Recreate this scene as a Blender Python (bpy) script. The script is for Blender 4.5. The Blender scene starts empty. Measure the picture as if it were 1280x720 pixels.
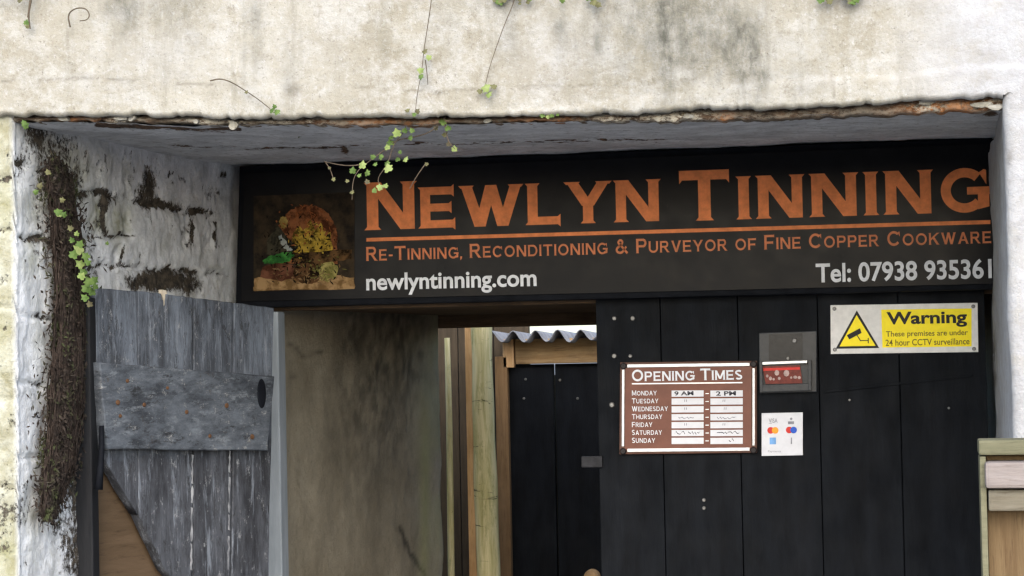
import bpy, bmesh, math, random
import numpy as np
from mathutils import Vector, Matrix
random.seed(7); rng = np.random.default_rng(7)
R = math.radians
S = bpy.context.scene
COL = S.collection

# ------------------------------------------------------------------ camera
EYE = 1.62
FPX = 2540.0
_Y = Vector((492, -64, -FPX)).normalized()
_X = Vector((13140, 338, 2540)); _X = (_X - _Y * _X.dot(_Y)).normalized()
_Z = _X.cross(_Y)
MROT = Matrix((_X, _Y, _Z))
C0 = Vector((0, 0, EYE))
cam = bpy.data.cameras.new('camera'); cam.sensor_width = 36; cam.lens = 36 * FPX / 1280
cam.clip_start = .05; cam.clip_end = 2000
co = bpy.data.objects.new('camera', cam); COL.objects.link(co)
co.matrix_world = Matrix.Translation(C0) @ MROT.to_4x4()
S.camera = co

# ------------------------------------------------------------------ light
SUN_EL, SUN_AZ = 33, 8        # azimuth: degrees to the right of straight-on to the facade
w = bpy.data.worlds.new('World'); S.world = w; w.use_nodes = True
nt = w.node_tree; bg = nt.nodes['Background']
sky = nt.nodes.new('ShaderNodeTexSky'); sky.sky_type = 'NISHITA'; sky.sun_disc = False
sky.sun_elevation = R(SUN_EL); sky.sun_rotation = R(180 - SUN_AZ)
sky.air_density = 1.0; sky.dust_density = 1.5; sky.ozone_density = 1.0
nt.links.new(sky.outputs[0], bg.inputs[0]); bg.inputs[1].default_value = 0.15
sl = bpy.data.lights.new('sun', 'SUN'); sl.energy = 1.5; sl.angle = R(75); sl.color = (1, .965, .93)
so = bpy.data.objects.new('sun', sl); COL.objects.link(so)
sd = Vector((math.sin(R(SUN_AZ)) * math.cos(R(SUN_EL)), -math.cos(R(SUN_AZ)) * math.cos(R(SUN_EL)), math.sin(R(SUN_EL))))
so.rotation_euler = sd.to_track_quat('Z', 'Y').to_euler(); so.location = (2, -6, 8)
S.view_settings.view_transform = 'Standard'; S.view_settings.look = 'None'
S.view_settings.gamma = 1; S.view_settings.use_curve_mapping = False
S.view_settings.exposure = 1.55
S.cycles.filter_width = 1.4

# ------------------------------------------------------------------ geometry helpers
def ray(px, py):
    return (MROT @ Vector((px - 640, 360 - py, -FPX)))
def on(px, py, Y):
    d = ray(px, py); return C0 + d * (Y / d.y)
def onplane(px, py, p0, n):
    d = ray(px, py); return C0 + d * ((p0 - C0).dot(n) / d.dot(n))
def proj(P):
    P = np.asarray(P, float) - np.array(C0)
    M = np.array(MROT)                       # world = M @ cam
    c = P @ M
    return 640 + c[:, 0] / -c[:, 2] * FPX, 360 - c[:, 1] / -c[:, 2] * FPX

def _h(i, j, k, s):
    n = (i.astype(np.int64) * 374761393 + j.astype(np.int64) * 668265263 + k.astype(np.int64) * 2147483647 + s * 974634773) & 0xffffffff
    n = ((n ^ (n >> 13)) * 1274126177) & 0xffffffff
    n = ((n ^ (n >> 15)) * 2246822519) & 0xffffffff
    return ((n ^ (n >> 16)) & 0xffff) / 65535.0
def vnoise(P, s=0):
    P = np.asarray(P, float); f = np.floor(P); t = P - f; t = t * t * (3 - 2 * t); f = f.astype(np.int64)
    r = 0
    for a in (0, 1):
        for b in (0, 1):
            for c in (0, 1):
                wgt = (t[:, 0] if a else 1 - t[:, 0]) * (t[:, 1] if b else 1 - t[:, 1]) * (t[:, 2] if c else 1 - t[:, 2])
                r = r + wgt * _h(f[:, 0] + a, f[:, 1] + b, f[:, 2] + c, s)
    return r
def fbm(P, scale, octv=4, s=0):
    P = np.asarray(P, float) * scale; a = 1; r = 0; tot = 0
    for o in range(octv):
        r = r + a * vnoise(P + 17.3 * o, s + o); tot += a; a *= .5; P = P * 2.03
    return r / tot - .5
def sstep(a, b, x):
    t = np.clip((x - a) / (b - a), 0, 1); return t * t * (3 - 2 * t)

WL = {}
def setlab(o, label=None, cat=None, group=None, kind=None):
    for k, v in (('label', label), ('category', cat), ('group', group), ('kind', kind)):
        if v: o[k] = v
def thing(name, label, cat, loc=(0, 0, 0), group=None):
    o = bpy.data.objects.new(name, None); COL.objects.link(o); o.location = loc
    o.empty_display_size = .1
    WL[o.name] = Vector(loc); setlab(o, label, cat, group); return o
def link(name, me, mat, parent=None, label=None):
    """me is in world coordinates; the object takes its parent's origin"""
    org = WL[parent.name] if parent else Vector((0, 0, 0))
    if org.length: me.transform(Matrix.Translation(-org))
    o = bpy.data.objects.new(name, me); COL.objects.link(o)
    if parent: o.parent = parent
    WL[o.name] = org
    if mat: me.materials.append(mat)
    if label: o['label'] = label
    return o

class MB:
    def __init__(s): s.v = []; s.f = []; s.sm = False
    def add(s, vs, fs):
        n = len(s.v); s.v += [tuple(x) for x in vs]; s.f += [tuple(n + i for i in f) for f in fs]
    def box(s, x0, x1, y0, y1, z0, z1, M=None):
        vs = [Vector((x, y, z)) for x in (x0, x1) for y in (y0, y1) for z in (z0, z1)]
        if M: vs = [M @ q for q in vs]
        s.add(vs, [(0, 1, 3, 2), (4, 6, 7, 5), (0, 4, 5, 1), (2, 3, 7, 6), (0, 2, 6, 4), (1, 5, 7, 3)])
    def prism(s, pts, off):
        """pts: loop of world points (front face); off: vector to the back"""
        n = len(pts); vs = [Vector(p) for p in pts] + [Vector(p) + off for p in pts]
        fs = [tuple(range(n)), tuple(range(2 * n - 1, n - 1, -1))]
        fs += [(i, n + i, n + (i + 1) % n, (i + 1) % n) for i in range(n)]
        s.add(vs, fs)
    def flat(s, pts): s.add(pts, [tuple(range(len(pts)))])
    def tube(s, pts, rad, seg=8):
        s.sm = True
        pts = [Vector(p) for p in pts]; n = len(pts)
        if not hasattr(rad, '__len__'): rad = [rad] * n
        vs = []; fs = []; up = Vector((.31, .72, .11))
        for i, p in enumerate(pts):
            t = (pts[min(i + 1, n - 1)] - pts[max(i - 1, 0)]).normalized()
            a = t.cross(up).normalized(); b = t.cross(a)
            for k in range(seg):
                an = 2 * math.pi * k / seg; vs.append(p + (a * math.cos(an) + b * math.sin(an)) * rad[i])
        for i in range(n - 1):
            for k in range(seg):
                fs.append((i * seg + k, i * seg + (k + 1) % seg, (i + 1) * seg + (k + 1) % seg, (i + 1) * seg + k))
        fs.append(tuple(range(seg - 1, -1, -1))); fs.append(tuple(range((n - 1) * seg, n * seg)))
        s.add(vs, fs)
    def disc(s, c, r, h, seg=14, rz=None):
        """button facing -Y standing h proud of c"""
        rz = rz or r; vs = []
        for yy, k in ((0, 1), (-h * .6, 1), (-h, .72)):
            vs += [Vector((c[0] + math.cos(2 * math.pi * i / seg) * r * k, c[1] + yy, c[2] + math.sin(2 * math.pi * i / seg) * rz * k)) for i in range(seg)]
        fs = []
        for q in (0, 1):
            fs += [(q * seg + i, q * seg + (i + 1) % seg, (q + 1) * seg + (i + 1) % seg, (q + 1) * seg + i) for i in range(seg)]
        fs.append(tuple(range(2 * seg, 3 * seg)))
        s.add(vs, fs)
    def mesh(s, name, bevel=0, seg=2):
        me = bpy.data.meshes.new(name); me.from_pydata(s.v, [], s.f)
        bm = bmesh.new(); bm.from_mesh(me)
        bmesh.ops.recalc_face_normals(bm, faces=bm.faces)
        if bevel: bmesh.ops.bevel(bm, geom=[e for e in bm.edges if e.is_manifold and e.calc_face_angle(0) > .5], offset=bevel, segments=seg, affect='EDGES', profile=.6)
        bm.to_mesh(me); bm.free()
        if s.sm:
            me.polygons.foreach_set('use_smooth', [True] * len(me.polygons))
        return me
    def build(s, name, mat, parent=None, bevel=0, label=None, rough=0):
        me = s.mesh(name, bevel)
        return link(name, me, mat, parent, label)

def gridmesh(name, P, nu, nv, mask=None, smooth=True, flip=False):
    """P: (nu*nv,3) row-major over u then v"""
    idx = np.arange(nu * nv).reshape(nu, nv)
    a, b, c, d = idx[:-1, :-1], idx[1:, :-1], idx[1:, 1:], idx[:-1, 1:]
    q = np.stack([a, b, c, d] if not flip else [a, d, c, b], -1).reshape(-1, 4)
    me = bpy.data.meshes.new(name); me.from_pydata(P.tolist(), [], q.tolist())
    if mask is not None:
        at = me.color_attributes.new('mask', 'FLOAT_COLOR', 'POINT')
        m4 = np.ones((len(P), 4), np.float32); m4[:, :mask.shape[1]] = mask
        at.data.foreach_set('color', m4.ravel())
    if smooth: me.polygons.foreach_set('use_smooth', [True] * len(me.polygons))
    return me

# ------------------------------------------------------------------ materials
class NM:
    def __init__(s, name):
        s.m = bpy.data.materials.new(name); s.m.use_nodes = True; s.t = s.m.node_tree
        s.b = s.t.nodes['Principled BSDF']; s.tc = None
    def n(s, t, **k):
        q = s.t.nodes.new(t)
        for a, b in k.items(): setattr(q, a, b)
        return q
    def l(s, a, b): s.t.links.new(a, b)
    def coord(s, sc=(1, 1, 1), rot=(0, 0, 0)):
        if not s.tc: s.tc = s.n('ShaderNodeTexCoord')
        mp = s.n('ShaderNodeMapping'); mp.inputs['Scale'].default_value = sc; mp.inputs['Rotation'].default_value = rot
        s.l(s.tc.outputs['Object'], mp.inputs[0]); return mp.outputs[0]
    def noise(s, scale, detail=6, rough=.6, sc=(1, 1, 1), dist=0):
        q = s.n('ShaderNodeTexNoise'); q.inputs['Scale'].default_value = scale; q.inputs['Detail'].default_value = detail
        q.inputs['Roughness'].default_value = rough; q.inputs['Distortion'].default_value = dist
        s.l(s.coord(sc), q.inputs['Vector']); return q.outputs[0]
    def ramp(s, fac, stops):
        q = s.n('ShaderNodeValToRGB'); e = q.color_ramp.elements
        while len(e) < len(stops): e.new(.5)
        for i, (p, c) in enumerate(stops):
            e[i].position = p; e[i].color = (c, c, c, 1) if not hasattr(c, '__len__') else (*c, 1)
        s.l(fac, q.inputs[0]); return q.outputs[0]
    def mix(s, fac, a, b, mode='MIX'):
        q = s.n('ShaderNodeMix', data_type='RGBA', blend_type=mode)
        for sock, v in ((q.inputs[0], fac), (q.inputs[6], a), (q.inputs[7], b)):
            if hasattr(v, 'is_linked'): s.l(v, sock)
            elif sock is q.inputs[0]: sock.default_value = v
            else: sock.default_value = (*v, 1)
        return q.outputs[2]
    def math(s, op, a, b=0.0):
        q = s.n('ShaderNodeMath', operation=op)
        for i, v in enumerate((a, b)):
            if hasattr(v, 'is_linked'): s.l(v, q.inputs[i])
            else: q.inputs[i].default_value = v
        return q.outputs[0]
    def attr(s):
        q = s.n('ShaderNodeAttribute', attribute_name='mask'); p = s.n('ShaderNodeSeparateColor')
        s.l(q.outputs['Color'], p.inputs[0]); return p.outputs
    def bump(s, h, strength=.5, dist=.004, prev=None):
        q = s.n('ShaderNodeBump'); q.inputs['Strength'].default_value = strength; q.inputs['Distance'].default_value = dist
        s.l(h, q.inputs['Height'])
        if prev: s.l(prev, q.inputs['Normal'])
        s.l(q.outputs[0], s.b.inputs['Normal']); return q.outputs[0]
    def out(s, col, rough=.8, spec=.3, metal=0):
        if hasattr(col, 'is_linked'): s.l(col, s.b.inputs['Base Color'])
        else: s.b.inputs['Base Color'].default_value = (*col, 1)
        if hasattr(rough, 'is_linked'): s.l(rough, s.b.inputs['Roughness'])
        else: s.b.inputs['Roughness'].default_value = rough
        s.b.inputs['Specular IOR Level'].default_value = spec; s.b.inputs['Metallic'].default_value = metal
        return s.m

def m_simple(name, a, b, scale=40, rough=.7, spec=.3, metal=0, bump=.2, sc=(1, 1, 1), lo=.35, hi=.65, dist=.002):
    k = NM(name); f = k.noise(scale, 6, .65, sc)
    c = k.mix(k.ramp(f, [(lo, 0), (hi, 1)]), a, b)
    if bump: k.bump(k.noise(scale * 3, 5, .6, sc), bump, dist)
    return k.out(c, rough, spec, metal)

# painted cement lintel / facade: mask R = dark damp stain, G = white repaint, B = crack / dirt line
k = NM('old_cream_render'); at = k.attr()
c = k.mix(k.ramp(k.noise(3.5, 9, .7), [(.38, 0), (.62, 1)]), (.238, .216, .166), (.320, .302, .254))
c = k.mix(k.ramp(k.noise(16, 9, .8), [(.46, 0), (.60, .85)]), c, (.355, .345, .315))
c = k.mix(k.ramp(k.noise(40, 8, .8), [(.58, 0), (.68, .55)]), c, (.185, .155, .11))
c = k.mix(k.ramp(k.noise(9, 8, .75, (2.2, 1, .25)), [(.52, 0), (.68, .6)]), c, (.19, .175, .135))
c = k.mix(k.ramp(k.noise(27, 9, .85), [(.55, 0), (.66, .6)]), c, (.17, .145, .105))
c = k.mix(k.ramp(k.noise(120, 6, .8), [(.56, 0), (.64, .6)]), c, (.40, .395, .38))
c = k.mix(k.ramp(k.noise(170, 6, .8), [(.58, 0), (.66, .75)]), c, (.11, .093, .068))
fl = k.math('MULTIPLY', at[0], k.ramp(k.noise(45, 6, .75, (1, 1, .5)), [(.30, .25), (.62, 1)]))
c = k.mix(fl, c, (.085, .083, .068))
wh = k.math('MULTIPLY', at[1], k.ramp(k.noise(25, 6, .7), [(.32, .55), (.5, 1)]))
c = k.mix(wh, c, k.mix(k.ramp(k.noise(20, 8, .8), [(.40, 0), (.60, 1)]), (.29, .285, .28), (.355, .357, .362)))
c = k.mix(at[2], c, (.07, .055, .035))
b1 = k.bump(k.noise(35, 8, .75), .55, .010); k.bump(k.noise(220, 4, .6), .5, .002, b1)
M_REND = k.out(c, .92, .2)

# whitewashed stone: mask R = peeled dark, G = moss/earth yellow, B = cream limewash (front of pier)
k = NM('whitewashed_stone'); at = k.attr()
c = k.mix(k.ramp(k.noise(14, 7, .7), [(.34, 0), (.58, 1)]), (.52, .525, .525), (.76, .77, .78))
c = k.mix(at[2], c, k.mix(k.ramp(k.noise(20, 7, .7), [(.38, 0), (.6, 1)]), (.25, .235, .15), (.40, .395, .32)))
c = k.mix(k.ramp(k.noise(9, 8, .8, (1, 1, .8)), [(.52, 0), (.68, .6)]), c, (.30, .295, .24))
c = k.mix(k.ramp(k.noise(60, 9, .85), [(.58, 0), (.66, .65)]), c, (.20, .185, .15))
c = k.mix(k.math('MULTIPLY', at[1], k.ramp(k.noise(30, 5, .7), [(.35, .4), (.6, 1)])), c, (.22, .215, .10))
pe = k.ramp(k.math('ADD', at[0], k.math('MULTIPLY', k.math('SUBTRACT', k.noise(95, 9, .88, (1, 1, .8)), .5), 2.4)), [(.46, 0), (.54, 1)])
c = k.mix(pe, c, k.mix(k.ramp(k.noise(60, 5, .7), [(.4, 0), (.6, 1)]), (.028, .024, .02), (.10, .082, .06)))
hgt = k.math('SUBTRACT', k.noise(40, 8, .7), k.math('MULTIPLY', pe, .35))
b1 = k.bump(hgt, .8, .010); k.bump(k.noise(260, 4, .6), .4, .002, b1)
M_WASH = k.out(c, .9, .2)

# painted underside of the lintel: R = dark crack
k = NM('grey_soffit_paint'); at = k.attr()
c = k.mix(k.ramp(k.noise(9, 7, .7), [(.36, 0), (.64, 1)]), (.44, .445, .45), (.68, .685, .69))
c = k.mix(k.ramp(k.noise(60, 6, .75), [(.55, 0), (.66, .8)]), c, (.18, .165, .145))
c = k.mix(k.ramp(k.noise(14, 8, .8, (.5, 1.5, 1)), [(.55, 0), (.65, .7)]), c, (.27, .26, .245))
pe = k.ramp(k.math('ADD', at[0], k.math('MULTIPLY', k.math('SUBTRACT', k.noise(70, 7, .8), .5), 1.2)), [(.45, 0), (.55, 1)])
c = k.mix(pe, c, k.mix(k.ramp(k.noise(80, 5, .7), [(.4, 0), (.6, 1)]), (.03, .022, .016), (.17, .10, .06)))
k.bump(k.math('SUBTRACT', k.noise(40, 8, .7), k.math('MULTIPLY', pe, .4)), .7, .01)
M_SOFF = k.out(c, .85, .25)

# broken rusty strip: R = orange rust, G = white flakes
k = NM('rusty_broken_edge'); at = k.attr()
c = k.mix(k.ramp(k.noise(70, 8, .85, (.4, 1, 1)), [(.42, 0), (.58, 1)]), (.022, .016, .012), (.13, .095, .065))
c = k.mix(k.math('MULTIPLY', at[0], k.ramp(k.noise(60, 6, .7), [(.36, 0), (.55, 1)])), c, (.42, .16, .045))
c = k.mix(k.math('MULTIPLY', at[1], k.ramp(k.noise(75, 8, .85, (.5, 1, 1)), [(.46, 0), (.52, 1)])), c, (.55, .50, .40))
k.bump(k.noise(90, 8, .75), .9, .008)
M_EDGE = k.out(c, .85, .25)

# plaster of the passage: mask R = painted-in shade plus small marks
k = NM('passage_plaster'); at = k.attr()
c = k.mix(k.ramp(k.noise(5, 7, .65), [(.35, 0), (.65, 1)]), (.29, .25, .18), (.40, .35, .26))
c = k.mix(k.ramp(k.noise(22, 9, .85, (1, 1, .7)), [(.54, 0), (.66, .55)]), c, (.20, .165, .11))
c = k.mix(k.ramp(k.noise(110, 6, .8), [(.55, 0), (.68, .5)]), c, (.16, .135, .09))
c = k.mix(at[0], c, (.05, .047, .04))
c = k.mix(at[1], c, (.33, .33, .14))
b1 = k.bump(k.noise(16, 9, .8), .6, .016); k.bump(k.noise(180, 4, .6), .3, .002, b1)
M_PLAST = k.out(c, .93, .15)

def m_wood(name, a, b, dark, scale=9, stretch=(6, 6, .45), rough=.8, knots=True, bump=.5):
    k = NM(name)
    c = k.mix(k.ramp(k.noise(scale, 7, .7, stretch, .6), [(.36, 0), (.62, 1)]), a, b)
    c = k.mix(k.ramp(k.noise(scale * 4, 5, .7, stretch), [(.55, 0), (.7, .7)]), c, dark)
    c = k.mix(k.ramp(k.noise(5, 4, .6), [(.5, 0), (.75, .6)]), c, dark)
    k.bump(k.noise(scale * 2.2, 7, .7, stretch), bump, .004)
    return k.out(c, rough, .25)
M_LOG = m_wood('green_treated_log', (.50, .45, .20), (.68, .62, .34), (.20, .19, .07))
k = NM('log_with_cracks'); k.m.name = 'log_with_cracks'
c = k.mix(k.ramp(k.noise(9, 7, .7, (6, 6, .45), .6), [(.36, 0), (.62, 1)]), (.42, .37, .15), (.70, .62, .36))
c = k.mix(k.ramp(k.noise(13, 7, .8, (1.5, 1.5, .35)), [(.54, 0), (.66, .8)]), c, (.24, .24, .08))
c = k.mix(k.ramp(k.noise(10, 5, .7, (.6, .6, 3.5), .8), [(.63, 0), (.68, .9)]), c, (.07, .06, .03))
k.bump(k.noise(20, 7, .75, (5, 5, .45)), .6, .005); M_LOG = k.out(c, .85, .15)
M_PLANK = m_wood('raw_orange_plank', (.42, .24, .10), (.56, .36, .18), (.20, .10, .04))
M_JAMB = m_wood('brown_jamb_timber', (.15, .085, .035), (.22, .13, .06), (.07, .04, .02))
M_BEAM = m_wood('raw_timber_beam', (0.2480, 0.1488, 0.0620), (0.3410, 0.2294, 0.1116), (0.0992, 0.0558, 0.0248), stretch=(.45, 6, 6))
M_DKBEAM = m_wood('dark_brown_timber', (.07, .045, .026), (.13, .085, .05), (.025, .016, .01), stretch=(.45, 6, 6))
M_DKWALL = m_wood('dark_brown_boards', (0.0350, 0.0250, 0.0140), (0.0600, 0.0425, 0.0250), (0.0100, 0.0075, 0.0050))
M_PLY = m_wood('brown_plywood', (00.0714, 00.0457, 00.0243), (00.0971, 00.0628, 00.0357), (00.0371, 00.0228, 00.0114), stretch=(.8, .8, 5), scale=5)
M_GATE = m_wood('brown_gate_boards', (00.0994, 00.0612, 00.0281), (00.1390, 00.0929, 00.0461), (00.0497, 00.0266, 00.0115))
M_GATEG = m_wood('algae_green_timber', (0.110, 0.108, 0.064), (0.166, 0.156, 0.097), (0.055, 0.051, 0.028), stretch=(.5, 5, 5))
M_GATEP = m_wood('bleached_pink_timber', (0.1794, 0.1505, 0.1365), (0.2223, 0.1934, 0.1794), (0.1076, 0.0827, 0.0679), stretch=(.5, 5, 5))
M_GATEH = m_wood('grey_weathered_timber', (0.120, 0.104, 0.074), (0.166, 0.147, 0.110), (0.060, 0.046, 0.028), stretch=(.5, 5, 5))
M_POSTG = m_simple('grey_blue_post_paint', (.28, .31, .33), (.36, .39, .42), 14, .7, sc=(3, 3, .5))
M_POSTD = m_simple('dark_slate_post_paint', (00.0048, 00.0054, 00.0069), (00.0116, 00.0119, 00.0135), 20, .75, sc=(3, 3, .5), bump=.4)

WORN_Z = 0.64
# weathered grey paint on the half door; white flecks run down the boards
k = NM('weathered_grey_door_batten_paint')
c = k.mix(k.ramp(k.noise(7, 9, .8, (.7, .7, 1.6)), [(.40, 0), (.60, 1)]), (.030, .034, .040), (.105, .118, .135))
c = k.mix(k.ramp(k.noise(24, 9, .85, (.6, .6, 2)), [(.54, 0), (.62, .8)]), c, (.16, .175, .19))
c = k.mix(k.ramp(k.noise(19, 9, .85, (.6, .6, 1.6)), [(.55, 0), (.62, .9)]), c, (.018, .018, .019))
c = k.mix(k.ramp(k.noise(42, 9, .88, (.8, .8, 1.2)), [(.58, 0), (.63, .9)]), c, (.30, .295, .28))
c = k.mix(k.ramp(k.noise(17, 7, .8), [(.62, 0), (.69, .6)]), c, (.06, .045, .032))
k.bump(k.noise(30, 9, .8), .6, .006)
k.b.inputs['Roughness'].default_value = .8
M_GBATT = k.out(c, .75, .15)
k = NM('weathered_grey_door_paint')
k.coord(); sx = k.n('ShaderNodeSeparateXYZ'); k.l(k.tc.outputs['Object'], sx.inputs[0])
worn = k.ramp(k.math('ADD', k.math('SUBTRACT', 1.0, sx.outputs[2]), k.math('MULTIPLY', k.math('SUBTRACT', k.noise(9, 6, .7), .5), .12)), [(.0, 0), (.9, 1)])
wr = worn.node.color_ramp.elements; wr[0].position = WORN_Z - .02; wr[1].position = WORN_Z + .02; wr[1].color = (1, 1, 1, 1)
f1 = k.ramp(k.noise(5, 9, .8, (3, 3, .6)), [(.42, 0), (.58, 1)])
c = k.mix(worn, k.mix(f1, (.040, .045, .054), (.125, .143, .17)), k.mix(f1, (.020, .021, .025), (.066, .070, .080)))
c = k.mix(k.ramp(k.noise(18, 9, .82, (2.6, 2.6, .25)), [(.53, 0), (.61, .8)]), c, (.19, .21, .24))
c = k.mix(k.ramp(k.noise(17, 9, .85, (1.6, 1.6, .5), .8), [(.54, 0), (.61, .9)]), c, (.016, .0165, .018))
c = k.mix(k.ramp(k.noise(48, 9, .88, (1, 1, .5)), [(.57, 0), (.62, .9)]), c, (.27, .275, .28))
c = k.mix(k.ramp(k.noise(14, 7, .8), [(.61, 0), (.69, .6)]), c, (.055, .042, .030))
k.bump(k.noise(18, 9, .85, (2.5, 2.5, .4)), .7, .006)
M_GDOOR = k.out(c, .75, .3)

# black door paint, faintly scuffed
k = NM('black_door_paint')
c = k.mix(k.ramp(k.noise(10, 7, .7, (2, 2, .5)), [(.35, 0), (.65, 1)]), (.0018, .0024, .0034), (.0066, .0080, .0105))
c = k.mix(k.ramp(k.noise(90, 6, .8, (1, 1, .6)), [(.64, 0), (.74, .5)]), c, (.028, .028, .031))
k.bump(k.noise(60, 7, .7, (3, 3, .3)), .35, .003)
M_BLACK = k.out(c, k.ramp(k.noise(12, 5, .6), [(.3, .5), (.7, .72)]), .08)
M_BACK = m_simple('black_board_paint', (.0035, .0042, .006), (.008, .009, .012), 22, .75, .08, bump=.3)

k = NM('satin_black_sign_print')
c = k.mix(k.ramp(k.noise(7, 6, .7), [(.35, 0), (.65, 1)]), (.0075, .0075, .0085), (.0125, .0123, .0130))
c = k.mix(k.ramp(k.noise(60, 6, .8, (1, 1, .4)), [(.66, 0), (.76, .4)]), c, (.06, .055, .05))
k.bump(k.noise(6, 3, .5), .12, .004)
M_SIGN = k.out(c, k.ramp(k.noise(15, 5, .6), [(.3, .16), (.7, .28)]), .045)
def m_paint(name, col, rough=.45, var=.18, scale=60):
    return m_simple(name, tuple(x * (1 - var) for x in col), tuple(min(1, x * (1 + var * .5)) for x in col), scale, rough, .15, bump=.1)
M_COPPER = m_paint('copper_orange_lettering', (.72, .225, .075), .5, .22, 45)
M_COPPER2 = m_paint('dull_copper_lettering', (.55, .18, .075), .5, .22, 60)
M_WTEXT = m_paint('white_lettering', (.64, .65, .67), .5, .15)
M_BROWN = m_paint('chestnut_brown_panel', (.150, .060, .040), .35, .12, 30)
M_BRFRAME = m_paint('dark_brown_frame', (.10, .05, .035), .4, .15)
M_SILVER = m_simple('brushed_silver_strip', (.45, .45, .45), (.58, .58, .57), 60, .35, .5, .5, bump=.05)
M_DKPL = m_paint('dark_plastic', (.018, .014, .014), .4)
M_WHITE = m_paint('white_card', (.60, .60, .62), .45, .06)
M_WARNW = m_paint('white_warning_panel', (.70, .68, .64), .4, .10)
M_YELLOW = m_paint('warning_yellow', (.96, .77, .012), .4, .06)
M_TBLACK = m_paint('black_print', (.02, .02, .018), .5)
M_TOLIVE = m_paint('faded_brown_print', (.16, .12, .02), .5)
M_TGREY = m_paint('grey_ink', (.22, .22, .24), .6)
M_PEN = m_paint('pen_ink', (.035, .035, .045), .6)
M_RED = m_paint('red_ink', (.55, .04, .03), .5)
M_AMBER = m_paint('amber_ink', (.80, .30, .03), .5)
M_BLUE = m_paint('blue_ink', (.03, .10, .48), .5)
M_LBLUE = m_paint('pale_blue_ink', (.16, .34, .62), .5)
M_BOLT = m_simple('dull_bolt_metal', (00.1116, 00.1116, 00.1079), (00.1934, 00.1860, 00.1711), 90, .45, .5, .6, bump=.3)
M_IRON = m_simple('black_iron', (.015, .014, .013), (.04, .034, .03), 70, .6, .4, .3, bump=.6)
M_RUST = m_simple('rusty_nail', (0.0600, 0.0300, 0.0150), (0.1140, 0.0600, 0.0300), 90, .8, .2, bump=.6)
M_ZINC = m_simple('zinc_sheet', (0.1400, 0.1435, 0.1540), (0.2380, 0.2415, 0.2520), 25, .6, .3, .1, bump=.15)
M_GREYPL = m_paint('smoky_grey_plastic', (.040, .043, .047), .22, .15)
M_GREYDK = m_paint('dark_smoked_plastic', (.018, .019, .021), .2, .2)
M_CARD = m_paint('red_leaflet', (.16, .035, .025), .5, .3, 90)
M_ASPH = m_simple('asphalt', (.15, .15, .15), (.22, .22, .22), 30, .9, .2, bump=.6, dist=.006)
M_ROOFS = m_simple('slate', (.08, .085, .095), (.14, .145, .155), 8, .7)

def m_leaf(name, a, b):
    k = NM(name); c = k.mix(k.ramp(k.noise(45, 4, .6), [(.35, 0), (.65, 1)]), a, b)
    k.b.inputs['Transmission Weight'].default_value = 0
    k.bump(k.noise(120, 4, .6), .3, .002)
    return k.out(c, .6, .12)
M_LEAF = m_leaf('ivy_leaf_green', (.045, .082, .018), (.10, .15, .04))
M_LEAFL = m_leaf('pale_ivy_leaf_green', (.12, .17, .045), (.21, .25, .09))
M_LEAFB = m_leaf('withered_leaf', (.07, .06, .035), (.12, .12, .05))
M_STEM = m_simple('ivy_stem_bark', (0.0550, 0.0413, 0.0275), (0.1100, 0.0853, 0.0605), 60, .85, .2, bump=.5)
M_ROOT = m_simple('matted_brown_root', (.012, .009, .0075), (.055, .040, .032), 45, .95, .1, bump=.9, sc=(1.5, 1.5, .6), dist=.008)
k = NM('dead_brown_growth')
c = k.mix(k.ramp(k.noise(35, 6, .75), [(.38, 0), (.62, 1)]), (.014, .011, .0095), (.052, .040, .032))
c = k.mix(k.ramp(k.noise(14, 6, .75), [(.50, 0), (.62, .85)]), c, (.055, .068, .026))
c = k.mix(k.ramp(k.noise(60, 6, .8), [(.62, 0), (.70, .8)]), c, (.16, .15, .14))
M_ROOT2 = k.out(c, .95, .1)
M_MOSS = m_simple('dark_moss', (.03, .035, .018), (.09, .10, .04), 70, .95, .1, bump=1, dist=.01)

# ------------------------------------------------------------------ ground
g = MB(); g.flat([(-400, -400, 0), (400, -400, 0), (400, 400, 0), (-400, 400, 0)])
o = g.build('ground', M_ASPH); o['kind'] = 'structure'

# ------------------------------------------------------------------ building
YF, YP, YS, YD = 3.625, 3.65, 4.70, 4.765      # lintel face, pier face, sign face, door face
B = thing('stone_building', 'old cream rendered stone building whose deep recess shelters the black door and fascia board', 'building', (-1.0, YP, 0))

edge_px = [(-700, 140), (-100, 142), (20, 144), (140, 144), (300, 148), (420, 147), (530, 148), (640, 145), (800, 142), (920, 137), (1000, 133), (1140, 127), (1255, 121), (1300, 118)]
ex = np.array([on(a, b, YF).x for a, b in edge_px]); ez = np.array([on(a, b, YF).z for a, b in edge_px])
XR = on(1256, 200, YF).x                       # right-hand corner of the recess
XL = on(22, 300, YP).x
def zedge(x):
    x = np.asarray(x, float)
    z = np.interp(x, ex, ez)
    q = np.stack([x, x * 0, x * 0], -1)
    return z + fbm(q, 9, 5, 3) * .006 + fbm(q, 80, 4, 8) * .006 + sstep(.06, .12, fbm(q, 14, 5, 19)) * .003 + sstep(.12, .18, fbm(q, 38, 4, 29)) * .003
def facedisp(x, z):
    q = np.stack([x, x * 0 + 1, z], -1)
    zl = np.interp(x, [-1.7, -1.25, -.9, -.5, -.3, .2], [2.058, 2.052, 2.040, 2.060, 2.075, 2.09]) + fbm(np.stack([x, x * 0, x * 0], -1), 8, 4, 12) * .02
    return fbm(q, 2.2, 5, 21) * .03 + fbm(q, 18, 4, 5) * .009 - .006 * (1 - sstep(-.004, .006, z - zl))

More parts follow.
